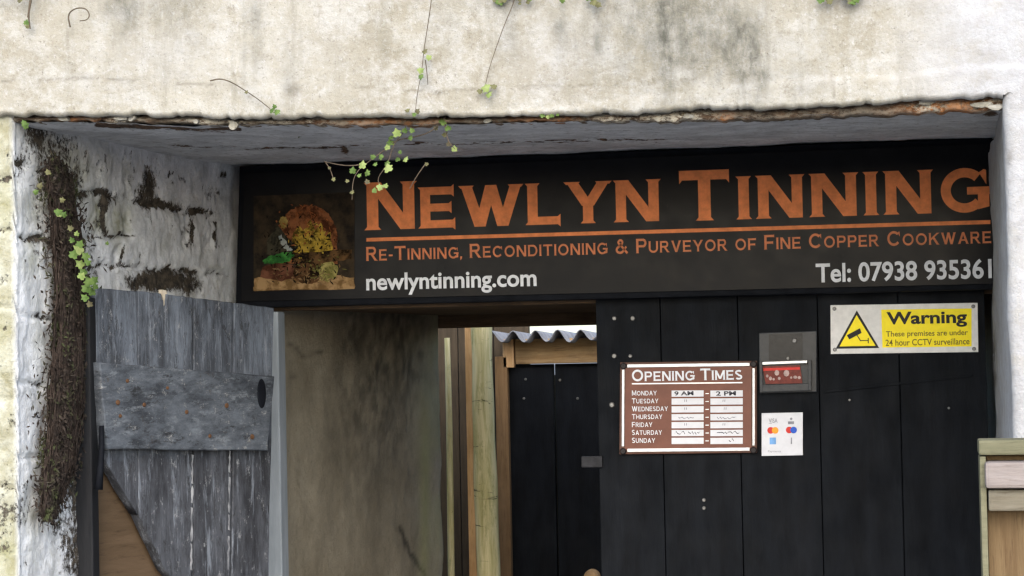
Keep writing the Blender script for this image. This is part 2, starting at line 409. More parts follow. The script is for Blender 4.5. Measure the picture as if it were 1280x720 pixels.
# px-space blobs give the stains their shape
def blob(px, py, cx, cy, rx, ry): return np.exp(-(((px - cx) / rx) ** 2 + ((py - cy) / ry) ** 2))
def pline(px, py, pts, wd):
    d = np.full(len(px), 1e9)
    for (ax, ay), (bx, by) in zip(pts[:-1], pts[1:]):
        vx, vy = bx - ax, by - ay; t = np.clip(((px - ax) * vx + (py - ay) * vy) / (vx * vx + vy * vy), 0, 1)
        d = np.minimum(d, np.hypot(px - ax - t * vx, py - ay - t * vy))
    return np.exp(-(d / wd) ** 2)

def rend_mask(P):
    px, py = proj(P)
    n1 = fbm(P, 12, 5, 40) + .5; n2 = fbm(P, 40, 4, 44) + .5
    st = .65 * blob(px, py, 800, 15, 95, 60) + .55 * blob(px, py, 905, 35, 60, 60) + .35 * blob(px, py, 850, 85, 90, 55)
    st = st + .6 * blob(px, py, 640, 0, 40, 18) + .5 * blob(px, py, 20, 0, 40, 16) + .45 * blob(px, py, 1060, -5, 60, 14) + .3 * blob(px, py, 170, 5, 60, 20)
    for cx, wdt, a, yy in ((833, 9, .7, 60), (320, 8, .6, 30), (305, 4, .4, 60), (150, 20, .45, 5), (230, 30, .3, 15), (560, 20, .3, 15), (640, 10, .4, 25), (930, 20, .35, 60), (700, 8, .35, 30), (950, 12, .35, 95), (1000, 25, .3, 110), (360, 8, .3, 112), (745, 6, .35, 40), (480, 9, .2, 50), (1030, 6, .2, 70)):
        st = st + a * blob(px, py, cx, yy, wdt, 60)
    st = np.clip(st * (.35 + 1.2 * n1) * (.5 + n2), 0, 1)
    wh = sstep(1080, 1240, px + 60 * (n1 - .5)) + .25 * blob(px, py, 690, 70, 60, 50) + .22 * blob(px, py, 200, 70, 60, 30) + .1 * blob(px, py, 400, 60, 60, 60)
    cr = .42 * pline(px, py + 8 * n1 - 4, [(-20, 103), (40, 101), (120, 98), (210, 104), (270, 106)], 1.7) * sstep(.38, .6, n2)
    cr = cr + .42 * pline(px, py + 8 * n1 - 4, [(430, 107), (480, 110), (545, 116), (600, 110)], 1.5) * sstep(.36, .58, n2)
    cr = cr + .35 * pline(px, py, [(620, 110), (760, 105), (870, 98)], 1.6) * (n2 > .5)
    cr = cr + .5 * pline(px, py, [(1040, 92), (1042, 122)], 1.6) + .55 * blob(px, py, 366, 112, 10, 8) + .5 * blob(px, py, 548, 116, 4, 3)
    cr = cr + .5 * pline(px, py, [(1205, 118), (1258, 122)], 3) * n2
    cr = cr + .5 * blob(px, py, 1262, 197, 4, 8) + .4 * blob(px, py, 1272, 300, 6, 5)
    m = np.stack([st, np.clip(wh, 0, 1), np.clip(cr, 0, 1)], -1)
    return m

# lintel: face + rolled lower lip
xs = np.concatenate([np.arange(-4.6, -1.85, .15), np.arange(-1.85, XR, .0045), [XR]])
hs = np.concatenate([np.arange(0, .30, .0045), np.arange(.30, .60, .05)])
rows = [('lip', .012, .055), ('lip', .004, .035), ('lip', -.002, .012)]
Z0 = zedge(xs); nr = len(rows) + len(hs)
P = np.zeros((len(xs), nr, 3)); P[..., 0] = xs[:, None]
for j, (_, dz, dy) in enumerate(rows): P[:, j, 2] = Z0 + dz; P[:, j, 1] = YF + dy
for j, h in enumerate(hs): P[:, j + 3, 2] = Z0 + h + .004; P[:, j + 3, 1] = YF
P = P.reshape(-1, 3)
P[:, 1] += facedisp(P[:, 0], P[:, 2])
link('lintel', gridmesh('lintel', P, len(xs), nr, rend_mask(P)), M_REND, B)

# right pier: reveal + rounded corner + front, white painted
def pier(name, path, zs, nrm, maskf, mat, ztop, dispf):
    path = np.array(path); nu = len(path); nv = len(zs)
    zt = ztop(path); P = np.zeros((nu, nv, 3))
    P[..., :2] = path[:, None, :]; P[..., 2] = zs[None, :] * zt[:, None]
    N = np.repeat(np.array(nrm)[:, None, :], nv, 1).reshape(-1, 2); P = P.reshape(-1, 3)
    d = dispf(P, N); P[:, :2] += N * d[:, None]
    return gridmesh(name, P, nu, nv, maskf(P, N))
def cornerpath(a, c, b, r, fa, fb, step=.005):
    """a -> corner c -> b with a rounded corner; fa/fb list of distances sampled along each leg from the corner"""
    a, c, b = (np.array(q, float) for q in (a, c, b)); da = (a - c) / np.linalg.norm(a - c); db = (b - c) / np.linalg.norm(b - c)
    pts = [c + da * d for d in sorted(fa, reverse=True) if d > r]
    p0, p1 = c + da * r, c + db * r
    pts += [(1 - t) ** 2 * p0 + 2 * t * (1 - t) * c + t * t * p1 for t in np.linspace(0, 1, 9)]
    pts += [c + db * d for d in sorted(fb) if d > r]
    pts = np.array(pts); t = np.gradient(pts, axis=0); t /= np.linalg.norm(t, axis=1)[:, None]
    return pts, np.stack([t[:, 1], -t[:, 0]], -1)
zfine = np.concatenate([np.arange(0, .52, .06), np.arange(.52, 1, .0027), [1.0]])
XRB = on(1241, 300, YS).x
pth, nrm = cornerpath((XRB, 4.85), (XR, YF), (3.2, YF), .022, list(np.arange(0, 1.23, .012)), list(np.arange(0, .3, .006)) + list(np.arange(.35, 3.0, .15)))
if nrm[-1][1] > 0: nrm = -nrm
def zt_r(p): return np.where(p[:, 1] > YF + .03, zedge(np.full(len(p), XR)) - .004, zedge(p[:, 0]) + .004)
def disp_r(P, N):
    fr = np.clip(-N[:, 1], 0, 1)
    return -facedisp(P[:, 0], P[:, 2]) * fr + (fbm(P, 9, 5, 77) * .016) * (1 - fr)
def mask_r(P, N):
    m = rend_mask(P); px, py = proj(P)
    n2 = fbm(P, 40, 4, 44) + .5
    m[:, 1] = np.maximum(m[:, 1], .9)
    fl = .9 * blob(px, py, 1242, 440, 3.5, 30) * (n2 > .45) + .8 * blob(px, py, 1243, 475, 3, 12) + .5 * blob(px, py, 1240, 375, 4, 8)
    m[:, 2] = np.clip(m[:, 2] + fl, 0, 1) * .8
    return m
link('pier', pier('pier', pth, zfine, nrm, mask_r, M_REND, zt_r, disp_r), M_REND, B, label='white painted pier')
# wall above the white pier, same skin as the lintel
xs2 = np.concatenate([[XR], pth[(pth[:, 1] < YF + .02) & (pth[:, 0] > XR + .001)][:, 0]])
P = np.zeros((len(xs2), len(hs), 3)); P[..., 0] = xs2[:, None]; P[..., 1] = YF; P[..., 2] = zedge(xs2)[:, None] + hs[None, :] + .004
P = P.reshape(-1, 3); P[:, 1] += facedisp(P[:, 0], P[:, 2])
link('wall', gridmesh('wall', P, len(xs2), len(hs), rend_mask(P)), M_REND, B)

# left pier: cream front, whitewashed stone reveal
XLB = on(297, 300, YS).x
pth, nrm = cornerpath((-4.6, YP), (XL, YP), (XLB, 4.85), .03, list(np.arange(0, .25, .005)) + list(np.arange(.3, 3.0, .15)), list(np.arange(0, 1.21, .005)))
if nrm[0][1] > 0: nrm = -nrm
def zt_l(p): return np.where(p[:, 1] < YP + .005, np.interp(p[:, 0], ex, ez) + .03, np.interp(p[:, 0], ex, ez) - .002)
# stone courses: joints as px lines on the reveal
joints = [[(22, 205), (60, 212)], [(60, 235), (110, 245)], [(110, 240), (168, 250), (200, 257), (265, 268)], [(100, 296), (165, 297)], [(110, 333), (150, 333)], [(150, 330), (290, 345)],
          [(168, 250), (168, 205)], [(165, 297), (165, 252)], [(237, 272), (238, 305)], [(135, 243), (130, 295)], [(270, 275), (264, 312)], [(155, 333), (155, 310)],
          [(22, 300), (60, 300)], [(22, 392), (60, 396)], [(22, 480), (60, 483)], [(22, 570), (60, 574)], [(60, 400), (120, 402)], [(60, 520), (120, 520)],
          [(-40, 222), (22, 222)], [(-40, 290), (22, 288)], [(-40, 385), (22, 385)], [(-40, 500), (22, 498)], [(-40, 610), (22, 608)]]
dark = [(45, 170, 18, 25, .8), (30, 200, 8, 30, .55), (55, 195, 14, 30, .55), (80, 190, 10, 30, .4), (187, 235, 12, 28, 1.0), (200, 255, 28, 7, .9), (245, 265, 22, 6, .8), (262, 243, 6, 14, .6), (270, 240, 4, 12, .6),
        (278, 220, 5, 6, .8), (213, 218, 8, 4, .7), (226, 227, 5, 6, .6), (238, 290, 4, 18, 1.0), (268, 297, 4, 16, .7), (200, 352, 40, 14, 1.25), (238, 356, 12, 16, 1.0), (120, 165, 5, 12, .5), (107, 195, 5, 14, .6), (107, 215, 3, 10, .6),
        (123, 200, 3, 12, .45), (130, 260, 5, 24, .9), (150, 295, 20, 3, .8), (122, 240, 26, 4, .7), (122, 278, 9, 12, .55), (190, 315, 10, 6, .35), (155, 320, 3, 14, .4), (160, 222, 7, 10, .5), (225, 268, 18, 4, .5), (255, 300, 3, 6, .5), (40, 305, 14, 4, .6), (48, 300, 10, 8, .5),
        (55, 330, 6, 14, .4), (35, 340, 8, 5, .3), (8, 265, 8, 14, .5), (5, 350, 5, 10, .6), (6, 225, 12, 4, .8), (12, 288, 8, 4, .7), (5, 410, 4, 12, .6), (8, 640, 6, 20, .6), (6, 690, 8, 14, .6), (10, 600, 5, 8, .5), (40, 350, 8, 20, .3)]
dark += [(104, 480, 20, 130, .75), (100, 600, 22, 90, .9), (98, 690, 22, 60, .8), (60, 560, 10, 60, .4), (75, 650, 14, 30, .5), (70, 185, 30, 30, .62), (95, 230, 14, 40, .55), (50, 235, 14, 30, .5), (130, 200, 10, 40, .35), (60, 290, 10, 50, .4), (45, 420, 8, 60, .25), (205, 330, 60, 6, .3), (115, 330, 10, 40, .5)]
moss = [(124, 270, 13, 22, 1.1), (150, 278, 14, 24, .75), (85, 215, 40, 50, .6), (45, 260, 22, 30, .6), (40, 320, 18, 30, .6), (60, 170, 40, 20, .35), (50, 420, 12, 60, .35), (8, 255, 16, 40, .55), (8, 690, 14, 40, .7), (5, 420, 9, 40, .35), (205, 170, 90, 8, .3), (270, 335, 12, 6, .4), (40, 650, 10, 60, .4)]
def wash_fields(P):
    px, py = proj(P); n1 = fbm(P, 22, 5, 60); n2 = fbm(P, 60, 4, 66)
    n3 = fbm(P + 5.1, 22, 5, 63); wx, wy = px + n1 * 16 + n2 * 9, py + n3 * 16 + n2 * 9
    jd = np.zeros(len(P))
    for l in joints: jd = np.maximum(jd, pline(wx, wy, l, 3.2))
    pk = np.zeros(len(P))
    for cx, cy, rx, ry, a in dark: pk = np.maximum(pk, a * blob(wx, wy, cx, cy, rx * 1.15, ry * 1.15))
    mo = np.zeros(len(P))
    for cx, cy, rx, ry, a in moss: mo = np.maximum(mo, a * blob(wx, wy, cx, cy, rx, ry))
    return px, py, n1, n2, jd, pk, mo
def disp_l(P, N):
    px, py, n1, n2, jd, pk, mo = wash_fields(P)
    rv = 1 - sstep(.3, .9, -N[:, 1])
    return fbm(P, 4, 5, 31) * .022 + fbm(P, 20, 4, 36) * .014 - jd * .007 - pk * .003 - rv * .012
def mask_l(P, N):
    px, py, n1, n2, jd, pk, mo = wash_fields(P)
    vf = fbm(P * np.array([1, 1, .6]), 48, 5, 69)
    pk = np.maximum(pk, .50 * sstep(.13, .21, vf) * sstep(345, 330, py) * (px > 20)); pk = np.maximum(pk, .34 * sstep(.03, .16, n1) * sstep(130, 60, px))
    pe = np.clip(.40 * jd * (n1 > -.05) + pk * .85 + .10 * (px < 110) * (n1 > .05), 0, 1)
    fr = sstep(.75, .95, -N[:, 1])
    return np.stack([pe, np.clip(mo, 0, 1), fr], -1)
link('pier', pier('pier', pth, zfine, nrm, mask_l, M_WASH, zt_l, disp_l), M_WASH, B, label='whitewashed stone pier with flaking paint')

# soffit
nu, nv = 420, 150
us = np.linspace(0, 1, nu); vs = np.linspace(0, 1, nv)
bl, br = on(300, 206, YS), on(1241, 171, YS)
P = np.zeros((nu, nv, 3))
for j, v in enumerate(vs):
    Y = YF + .03 + v * (4.86 - YF - .03); t = (Y - YF) / (YS - YF)
    xa = XL + (XLB - XL) * t - .06; xb = XR + (XRB - XR) * t + .06
    x = xa + (xb - xa) * us
    zf = np.interp(x, ex, ez) - .012; zb = bl.z + (x - bl.x) / (br.x - bl.x) * (br.z - bl.z)
    P[:, j] = np.stack([x, np.full(nu, Y), zf + (zb - zf) * min(t, 1.1)], -1)
P = P.reshape(-1, 3); px, py = proj(P); n1 = fbm(P, 15, 5, 90); n2 = fbm(P, 50, 4, 94)
wy = py + n1 * 10
cr = pline(px, wy, [(215, 182), (300, 186), (420, 186), (520, 182), (640, 178), (760, 175), (860, 176)], 2.4) * np.clip(.75 + n2 * 3, 0, 1)
cr = np.maximum(cr, .8 * pline(px, wy, [(120, 157), (200, 160), (300, 164)], 3.0))
cr = np.maximum(cr, .6 * pline(px, wy, [(850, 146), (990, 140), (1140, 140), (1230, 138)], 2.2) * np.clip(.4 + n2 * 4, 0, 1))
cr = np.maximum(cr, .7 * pline(px, wy, [(430, 190), (432, 192)], 6)); cr = np.maximum(cr, .7 * blob(px, py, 1238, 142, 14, 5)); cr = np.maximum(cr, .5 * blob(px, py, 980, 144, 10, 4))
cr = np.maximum(cr, .55 * sstep(.10, .0, (P[:, 1] - YF - .03)) * np.clip(.5 + n2 * 3, 0, 1))
P[:, 2] += fbm(P, 5, 5, 50) * .016 + fbm(P, 25, 4, 51) * .005 + cr * .006
link('soffit', gridmesh('soffit', P, nu, nv, np.stack([np.clip(cr, 0, 1), cr * 0, cr * 0], -1)), M_SOFF, B)

# exposed rusty strip under the render, broken along its length
xs3 = np.arange(XL - .3, XR + .004, .004); nv = 7
zc = np.interp(xs3, ex, ez); q = np.stack([xs3, xs3 * 0, xs3 * 0], -1)
lo = -.0095 + fbm(q, 7, 3, 101) * .009 + fbm(q, 70, 3, 104) * .010 - .006 * sstep(-.45, -.25, xs3)
prof = [(.055, 1.0), (.030, 1.0), (.020, .9), (.017, .55), (.019, .1), (.03, -.9), (.06, -1.2)]
P = np.zeros((len(xs3), nv, 3))
for j, (dy, kz) in enumerate(prof):
    P[:, j] = np.stack([xs3, YF + .012 + dy + fbm(q, 25, 4, 110) * .008, zc + lo * kz], -1)
P = P.reshape(-1, 3); P[:, 1] += fbm(P, 90, 3, 120) * .005; px, py = proj(P)
ru = .06 + sum(a * blob(px, py, cx, 130, wd, 60) for cx, wd, a in ((100, 25, .7), (455, 40, .6), (670, 30, .9), (700, 20, .6), (1185, 45, 1.3), (905, 10, .9), (520, 30, .5)))
wf = .22 + sum(a * blob(px, py, cx, 140, wd, 60) for cx, wd, a in ((155, 14, 1.2), (250, 25, .8), (380, 60, .5), (840, 50, .9), (290, 6, 1.0), (760, 30, .5), (1160, 14, .8), (1240, 14, .8)))
link('broken_edge', gridmesh('broken_edge', P, len(xs3), nv, np.stack([np.clip(ru, 0, 1), np.clip(wf, 0, 1), wf * 0], -1), flip=True), M_EDGE, B, label='broken rusty strip along the lintel edge')
# loose flakes of render hanging on that edge
fl = MB()
for cx, cy, sx, sy in ((150, 147, 12, 5), (164, 148, 6, 4), (291, 156, 7, 6), (245, 152, 4, 3), (1225, 131, 16, 4), (1245, 134, 12, 4), (1160, 128, 10, 4), (940, 134, 14, 4), (860, 145, 8, 3), (610, 151, 6, 3), (80, 149, 8, 3)):
    c = on(cx, cy, YF + .02); s_ = 3.65 / FPX
    pts = []
    for i in range(9):
        a = 2 * math.pi * i / 9; r = random.uniform(.7, 1.2)
        pts.append(c + Vector((math.cos(a) * sx * s_ * r, random.uniform(-.003, .003), math.sin(a) * sy * s_ * r)))
    fl = MB(); fl.prism(pts, Vector((0, .012, .002))); fl.build('render_flake', M_REND, B)

# upper storey and roof behind the render, passage ceiling, passage walls
ceil = 1.62 + .105
m = MB(); m.box(-4.6, 3.2, YF + .07, 3.95, 2.16, 2.58); m.build('parapet', M_REND, B)
m = MB(); m.add([(-4.6, 3.951, 2.45), (3.2, 3.951, 2.45), (3.2, 6.36, 1.88), (-4.6, 6.36, 1.88), (-4.6, 3.951, 2.33), (3.2, 3.951, 2.33), (3.2, 6.36, 1.84), (-4.6, 6.36, 1.84)], [(0, 1, 2, 3), (4, 5, 6, 7), (0, 1, 5, 4), (2, 3, 7, 6), (0, 3, 7, 4), (1, 2, 6, 5)]); m.build('roof', M_ROOFS, B)
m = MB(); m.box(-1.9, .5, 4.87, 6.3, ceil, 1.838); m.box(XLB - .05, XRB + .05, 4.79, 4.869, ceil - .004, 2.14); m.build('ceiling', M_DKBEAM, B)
m = MB(); m.box(-.66, -.56, 4.825, 6.30, .007, ceil - .001); m.build('passage_wall', M_DKWALL, B); m = MB(); m.box(.22, 3.2, 4.9, 6.30, 0, 1.836); m.build('inner_wall', M_PLAST, B)  # dark passage wall is unseen, added to keep light off the plaster wall
m = MB(); m.box(-1.7, .219, 4.83, 6.33, 0, .006); m.build('floor', M_DKBEAM, B)  # unseen dark sheet added to cut bounced light inside the passage
# left passage wall with its rounded far end
x0 = on(349, 500, 4.80).x; x1 = on(556, 500, 6.30).x
pth, nrm = cornerpath((x0 - .04, 4.76), (x1, 6.33), (-4.6, 6.40), .11, list(np.arange(0, 1.7, .012)), list(np.arange(0, .4, .02)) + [1, 2, 3])
if nrm[2][0] < 0: nrm = -nrm
zz = np.concatenate([np.arange(0, .5, .05), np.arange(.5, 1.0, .006), [1.0]])
def disp_p(P, N): return fbm(P, 1.6, 4, 131) * .05 + fbm(P, 7, 5, 135) * .02
def mask_p(P, N):
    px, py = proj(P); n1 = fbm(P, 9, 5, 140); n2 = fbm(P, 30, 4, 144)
    st = .85 * blob(px + n1 * 90 - (py - 450) * -.08, py, 478, 455, 62, 160) * np.clip(.7 + n2 * 2, 0, 1) + .8 * pline(px + n2 * 10, py, [(500, 660), (512, 690), (530, 718)], 3) + .4 * blob(px, py, 366, 470, 5, 4) + .5 * pline(px + n1 * 20, py, [(360, 430), (375, 445), (400, 440)], 2.5)  # broad dark patch paints the passage shadow into the plaster; rest are marks
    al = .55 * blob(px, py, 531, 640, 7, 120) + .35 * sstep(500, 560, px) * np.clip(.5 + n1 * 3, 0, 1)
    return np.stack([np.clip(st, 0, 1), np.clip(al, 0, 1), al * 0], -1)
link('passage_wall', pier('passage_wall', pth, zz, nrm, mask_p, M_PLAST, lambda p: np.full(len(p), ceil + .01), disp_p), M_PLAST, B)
m = MB(); m.box(-4.6, x0 - .05, 4.865, 6.25, 0, 1.836); m.build('inner_wall', M_PLAST, B)
# beam across the far end of the passage
bz = on(660, 408, 6.30).z
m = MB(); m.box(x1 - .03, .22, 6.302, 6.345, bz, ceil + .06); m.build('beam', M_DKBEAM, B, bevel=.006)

# ------------------------------------------------------------------ yard beyond: shed, posts
SH = thing('timber_shed', 'small shed with black door and corrugated roof seen through the dark passage', 'shed', (-1.0, 7.05, 0))
YI = 7.05; xa = on(636, 600, YI).x
zt = on(690, 455, YI).z
m = MB()
for i in range(5):
    m.box(xa + i * .17 + .003, xa + (i + 1) * .17 - .003, YI, YI + .03, .03, zt)
dr = m.build('door', M_BLACK, SH, bevel=.003, label='black boarded shed door')
m = MB()
for px, py in ((655, 498), (722, 498), (700, 475), (657, 474)):
    m = MB(); m.disc(on(px, py, YI - .0005), .0045, .004); m.build('screw', M_BOLT, dr)
m = MB(); m.disc(on(741, 721, YI - .03), .028, .05, 18); m.sm = True; m.build('handle', M_PLANK, dr, label='pale wooden knob')
zb = on(690, 421, YI - .02).z
m = MB(); x_ = on(644, 430, YI - .02).x; m.box(x_, -.45, YI - .025, YI + .06, zt + .002, zb - .006); m.build('lintel', M_BEAM, SH, bevel=.004)
m = MB(); m.box(on(630, 430, YI).x, x_ - .004, YI - .03, YI + .06, zt - .01, zb - .006); m.build('beam_end', M_PLANK, SH, bevel=.003)
m = MB(); m.box(on(620, 500, YI - .02).x, on(635.5, 500, YI - .02).x, YI - .03, YI + .08, 0, zt + .03); m.build('jamb', M_JAMB, SH, bevel=.003)
m = MB(); m.box(-.5, -.42, YI - .03, YI + .08, 0, zb); m.build('jamb', M_JAMB, SH, bevel=.003)
m = MB(); m.box(-.41, .8, YI, YI + .1, 0, zb); m.build('wall', M_DKWALL, SH); m = MB(); m.box(on(621, 500, YI).x - .03, .8, YI + 1.9, YI + 2, 0, 1.5); m.build('wall', M_DKWALL, SH); m = MB(); m.box(on(621, 500, YI).x - .03, on(621, 500, YI).x, YI + .12, YI + 1.89, 0, 1.5); m.build('wall', M_DKWALL, SH)
# corrugated roof sheet; front edge overhangs the beam
z1 = on(690, 419, YI - .12).z; n = 26; per = .079
xs4 = np.linspace(on(612, 500, YI - .1).x, .85, 400); ys4 = np.linspace(YI - .12, YI + 2.05, 6)
P = np.zeros((len(xs4), 6, 3)); ph = (xs4 - xs4[0]) / per * 2 * math.pi
for j, y in enumerate(ys4): P[:, j] = np.stack([xs4, np.full(len(xs4), y), z1 + .0195 * np.sin(ph + .6) + fbm(np.stack([xs4, xs4 * 0, xs4 * 0], -1), 20, 3, 150) * .012 - .028 * (y - YI + .12)], -1)
ro = link('roof', gridmesh('roof', P.reshape(-1, 3), len(xs4), 6), M_ZINC, SH, label='corrugated metal roof sheet')
md = ro.modifiers.new('thick', 'SOLIDIFY'); md.thickness = .003

t = thing('log_post', 'greenish peeled log post standing upright between passage and shed', 'post', (-1.36, 6.66, 0))
m = MB(); cx = on(606, 560, 6.66).x; rr = 15.5 * 6.66 / FPX
pts = []; rad = []
for i in range(60):
    z = i / 59 * 1.80; pts.append((cx + .004 * math.sin(z * 3.1) + (z - 1.6) * -.006, 6.66 + .003 * math.sin(z * 5), z)); rad.append(rr * (1 + .05 * math.sin(z * 7) + .03 * math.sin(z * 23)) * (1.0 - .12 * (z / 1.8)))
m.tube(pts, rad, 20); m.build('trunk', M_LOG, t)
m = MB(); m.box(on(583, 500, 6.70).x, on(595, 500, 6.70).x, 6.69, 6.74, 0, 1.84); o = m.build('plank', M_PLANK, bevel=.004)
setlab(o, 'narrow orange raw plank upright beside the peeled log post', 'plank')
t = MB(); c = on(560, 500, 6.62); t.tube([(c.x - .003, 6.62, 0), (c.x, 6.62, .9), (c.x + .003, 6.62, 1.4), (c.x + .001, 6.62, 1.655)], [.013, .0115, .0105, .009], 10)
o = t.build('pole', M_LOG); setlab(o, 'thin yellow green pole just past the rounded end of the passage wall', 'pole')
m = MB()
for i in range(14): m.box(-3.2 + i * .133, -3.2 + i * .133 + .13, 7.25, 7.275, 0, 1.84 + random.uniform(-.01, .01))
o = m.build('board_fence', M_DKWALL, bevel=.003); setlab(o, 'dark brown board fence in shadow behind the log post', 'fence')

# ------------------------------------------------------------------ stroke lettering with small serifs
def arc(cx, cy, rx, ry, a0, a1, n=22):
    return [(cx + rx * math.cos(R(a0 + (a1 - a0) * i / n)), cy + ry * math.sin(R(a0 + (a1 - a0) * i / n))) for i in range(n + 1)]
def glyph(ch, t, sf):
    """unit cap height. returns advance width, list of polygons, drawn back to front"""
    P = []; h = t * .82
    def stem(x, y0=0, y1=1, s0=True, s1=True):
        P.append([(x, y0), (x + t, y0), (x + t, y1), (x, y1)])
        if sf:
            if s0: P.append([(x - sf, y0), (x + t + sf, y0), (x + t, y0 + sf * 1.2), (x, y0 + sf * 1.2)])
            if s1: P.append([(x - sf, y1), (x, y1 - sf * 1.2), (x + t, y1 - sf * 1.2), (x + t + sf, y1)])
    def bar(x0, x1, y, tick=True, hh=None):
        hh = hh or h; P.append([(x0, y), (x1, y), (x1, y + hh), (x0, y + hh)])
        if sf and tick: P.append([(x1 - sf * 1.1, y + hh), (x1 - sf * 1.1, y), (x1, y - sf), (x1, y + hh + sf)])
    def dia(xa, xb, wd=None, y0=0, y1=1):       # from (xa,y1) to (xb,y0)
        wd = wd or t * 1.12; P.append([(xa, y1), (xb, y0), (xb + wd, y0), (xa + wd, y1)])
    def tick(x0, x1, y):                        # horizontal serif
        if sf: P.append([(x0 - sf, y), (x1 + sf, y), (x1, y - sf * 1.2 if y > .5 else y + sf * 1.2), (x0, y - sf * 1.2 if y > .5 else y + sf * 1.2)])
    def stroke(pts, wd=None):
        wd = wd or t; n = len(pts); L = []; Rr = []
        for i, p in enumerate(pts):
            a = pts[max(i - 1, 0)]; b = pts[min(i + 1, n - 1)]; dx, dy = b[0] - a[0], b[1] - a[1]; l = math.hypot(dx, dy) or 1
            L.append((p[0] - dy / l * wd / 2, p[1] + dx / l * wd / 2)); Rr.append((p[0] + dy / l * wd / 2, p[1] - dx / l * wd / 2))
        for i in range(n - 1): P.append(('q', [L[i], Rr[i], Rr[i + 1], L[i + 1]]))
    def bowl(x, y0, y1, wdt):
        ry = (y1 - y0) / 2; cy = (y0 + y1) / 2; rx = wdt - ry if wdt > ry * 1.2 else 0
        cxx = x + max(wdt - ry, t * .6)
        stroke([(x, y1 - h / 2), (cxx, y1 - h / 2)], h); stroke([(x, y0 + h / 2), (cxx, y0 + h / 2)], h)
        stroke(arc(cxx, cy, x + wdt - cxx - t / 2, ry - h / 2, 90, -90, 16), (t + h) / 2)
    if ch == 'I': w_ = t; stem(0)
    elif ch == 'N': w_ = .98; dia(0, w_ - t * 1.25, t * 1.25); stem(0, s0=True, s1=False); stem(w_ - t, s0=False); tick(0, t, 1)
    elif ch == 'E': w_ = .82; stem(0); bar(t, w_, 0); bar(t, w_ * .9, .5 - h / 2); bar(t, w_ * .97, 1 - h)
    elif ch == 'F': w_ = .80; stem(0); bar(t, w_ * .88, .47 - h / 2); bar(t, w_, 1 - h)
    elif ch == 'L': w_ = .76; stem(0); bar(t, w_, 0)
    elif ch == 'T':
        w_ = .95; stem(w_ / 2 - t / 2, s1=False); P.append([(0, 1 - h), (w_, 1 - h), (w_, 1), (0, 1)])
        if sf: P.append([(0, 1), (sf, 1), (sf, 1 - h), (0, 1 - h - sf * 1.3)]); P.append([(w_, 1), (w_, 1 - h - sf * 1.3), (w_ - sf, 1 - h), (w_ - sf, 1)])
    elif ch == 'W':
        w_ = 1.42; q = t * 1.1; a = [0, .28, .57, .86]; s_ = (w_ - q)
        dia(0, s_ * .27, q); dia(s_ * .5, s_ * .27, q); dia(s_ * .5, s_ * .73, q); dia(s_, s_ * .73, q); tick(0, q, 1); tick(s_, s_ + q, 1)
    elif ch == 'V': w_ = .98; q = t * 1.1; dia(0, (w_ - q) / 2, q); dia(w_ - q, (w_ - q) / 2, q); tick(0, q, 1); tick(w_ - q, w_, 1)
    elif ch == 'A': w_ = 1.0; q = t * 1.1; dia((w_ - q) / 2, 0, q); dia((w_ - q) / 2, w_ - q, q); bar(w_ * .25, w_ * .75, .26, False, h * .85); tick(0, q, 0); tick(w_ - q, w_, 0)
    elif ch == 'Y':
        w_ = 1.0; q = t * 1.15; m_ = w_ / 2 - t / 2; dia(0, m_ - .02, q, .42); dia(w_ - q, m_ - q + t + .02, q, .42); stem(m_, 0, .46, True, False); tick(0, q, 1); tick(w_ - q, w_, 1)
    elif ch == 'M': w_ = 1.12; q = t * 1.1; dia(0, w_ / 2 - q / 2, q, .1); dia(w_ - q, w_ / 2 - q / 2, q, .1); stem(0, s1=False); stem(w_ - t, s1=False); tick(0, t, 1); tick(w_ - t, w_, 1)
    elif ch == 'O': w_ = 1.08; stroke(arc(w_ / 2, .5, w_ / 2 - t / 2, .5 - h / 2, 0, 360, 36), (t + h) / 2)
    elif ch in 'CG':
        w_ = 1.04; stroke(arc(w_ / 2, .5, w_ / 2 - t / 2, .5 - h / 2, 42 if ch == 'C' else 46, 322 if ch == 'C' else 318, 30), (t + h) / 2)
        if ch == 'G': P.append([(w_ - t * 1.02, .06), (w_, .12), (w_, .47), (w_ - t * 1.02, .47)]); bar(w_ * .55, w_ + sf, .40, False, h * .9); P.append([(w_ * .80, .90), (w_ * .95, .62), (w_ * .95, .95), (w_ * .90, .97)])
        else: P.append([(w_ * .80, .90), (w_ * .95, .62), (w_ * .95, .95), (w_ * .90, .97)])
    elif ch == 'D': w_ = .98; stem(0); bowl(t * .9, 0, 1, w_ - t * .9)
    elif ch == 'P': w_ = .86; stem(0); bowl(t * .9, .40, 1, w_ - t * .9)
    elif ch == 'R': w_ = .95; stem(0); bowl(t * .9, .42, 1, w_ * .9 - t * .9); P.append([(w_ * .38, .46), (w_ - t * 1.2, 0), (w_, 0), (w_ * .6, .46)]); tick(w_ - t, w_, 0)
    elif ch == 'U': w_ = .95; stem(0, .38, 1, False); stem(w_ - t, .38, 1, False); stroke(arc(w_ / 2, .39, w_ / 2 - t / 2, .39 - h / 2, 180, 360, 18), (t + h) / 2)
    elif ch == 'H': w_ = .98; stem(0); stem(w_ - t); bar(t, w_ - t, .5 - h / 2, False)
    elif ch == 'K': w_ = .98; stem(0); P.append([(t, .36), (t, .55), (w_ - t * 1.2, 1), (w_, 1)]); P.append([(w_ * .34, .55), (w_ * .52, .66), (w_, 0), (w_ - t * 1.3, 0)]); tick(w_ - t, w_, 1); tick(w_ - t, w_, 0)
    elif ch == 'S':
        w_ = .82; r1 = .5 - h / 2
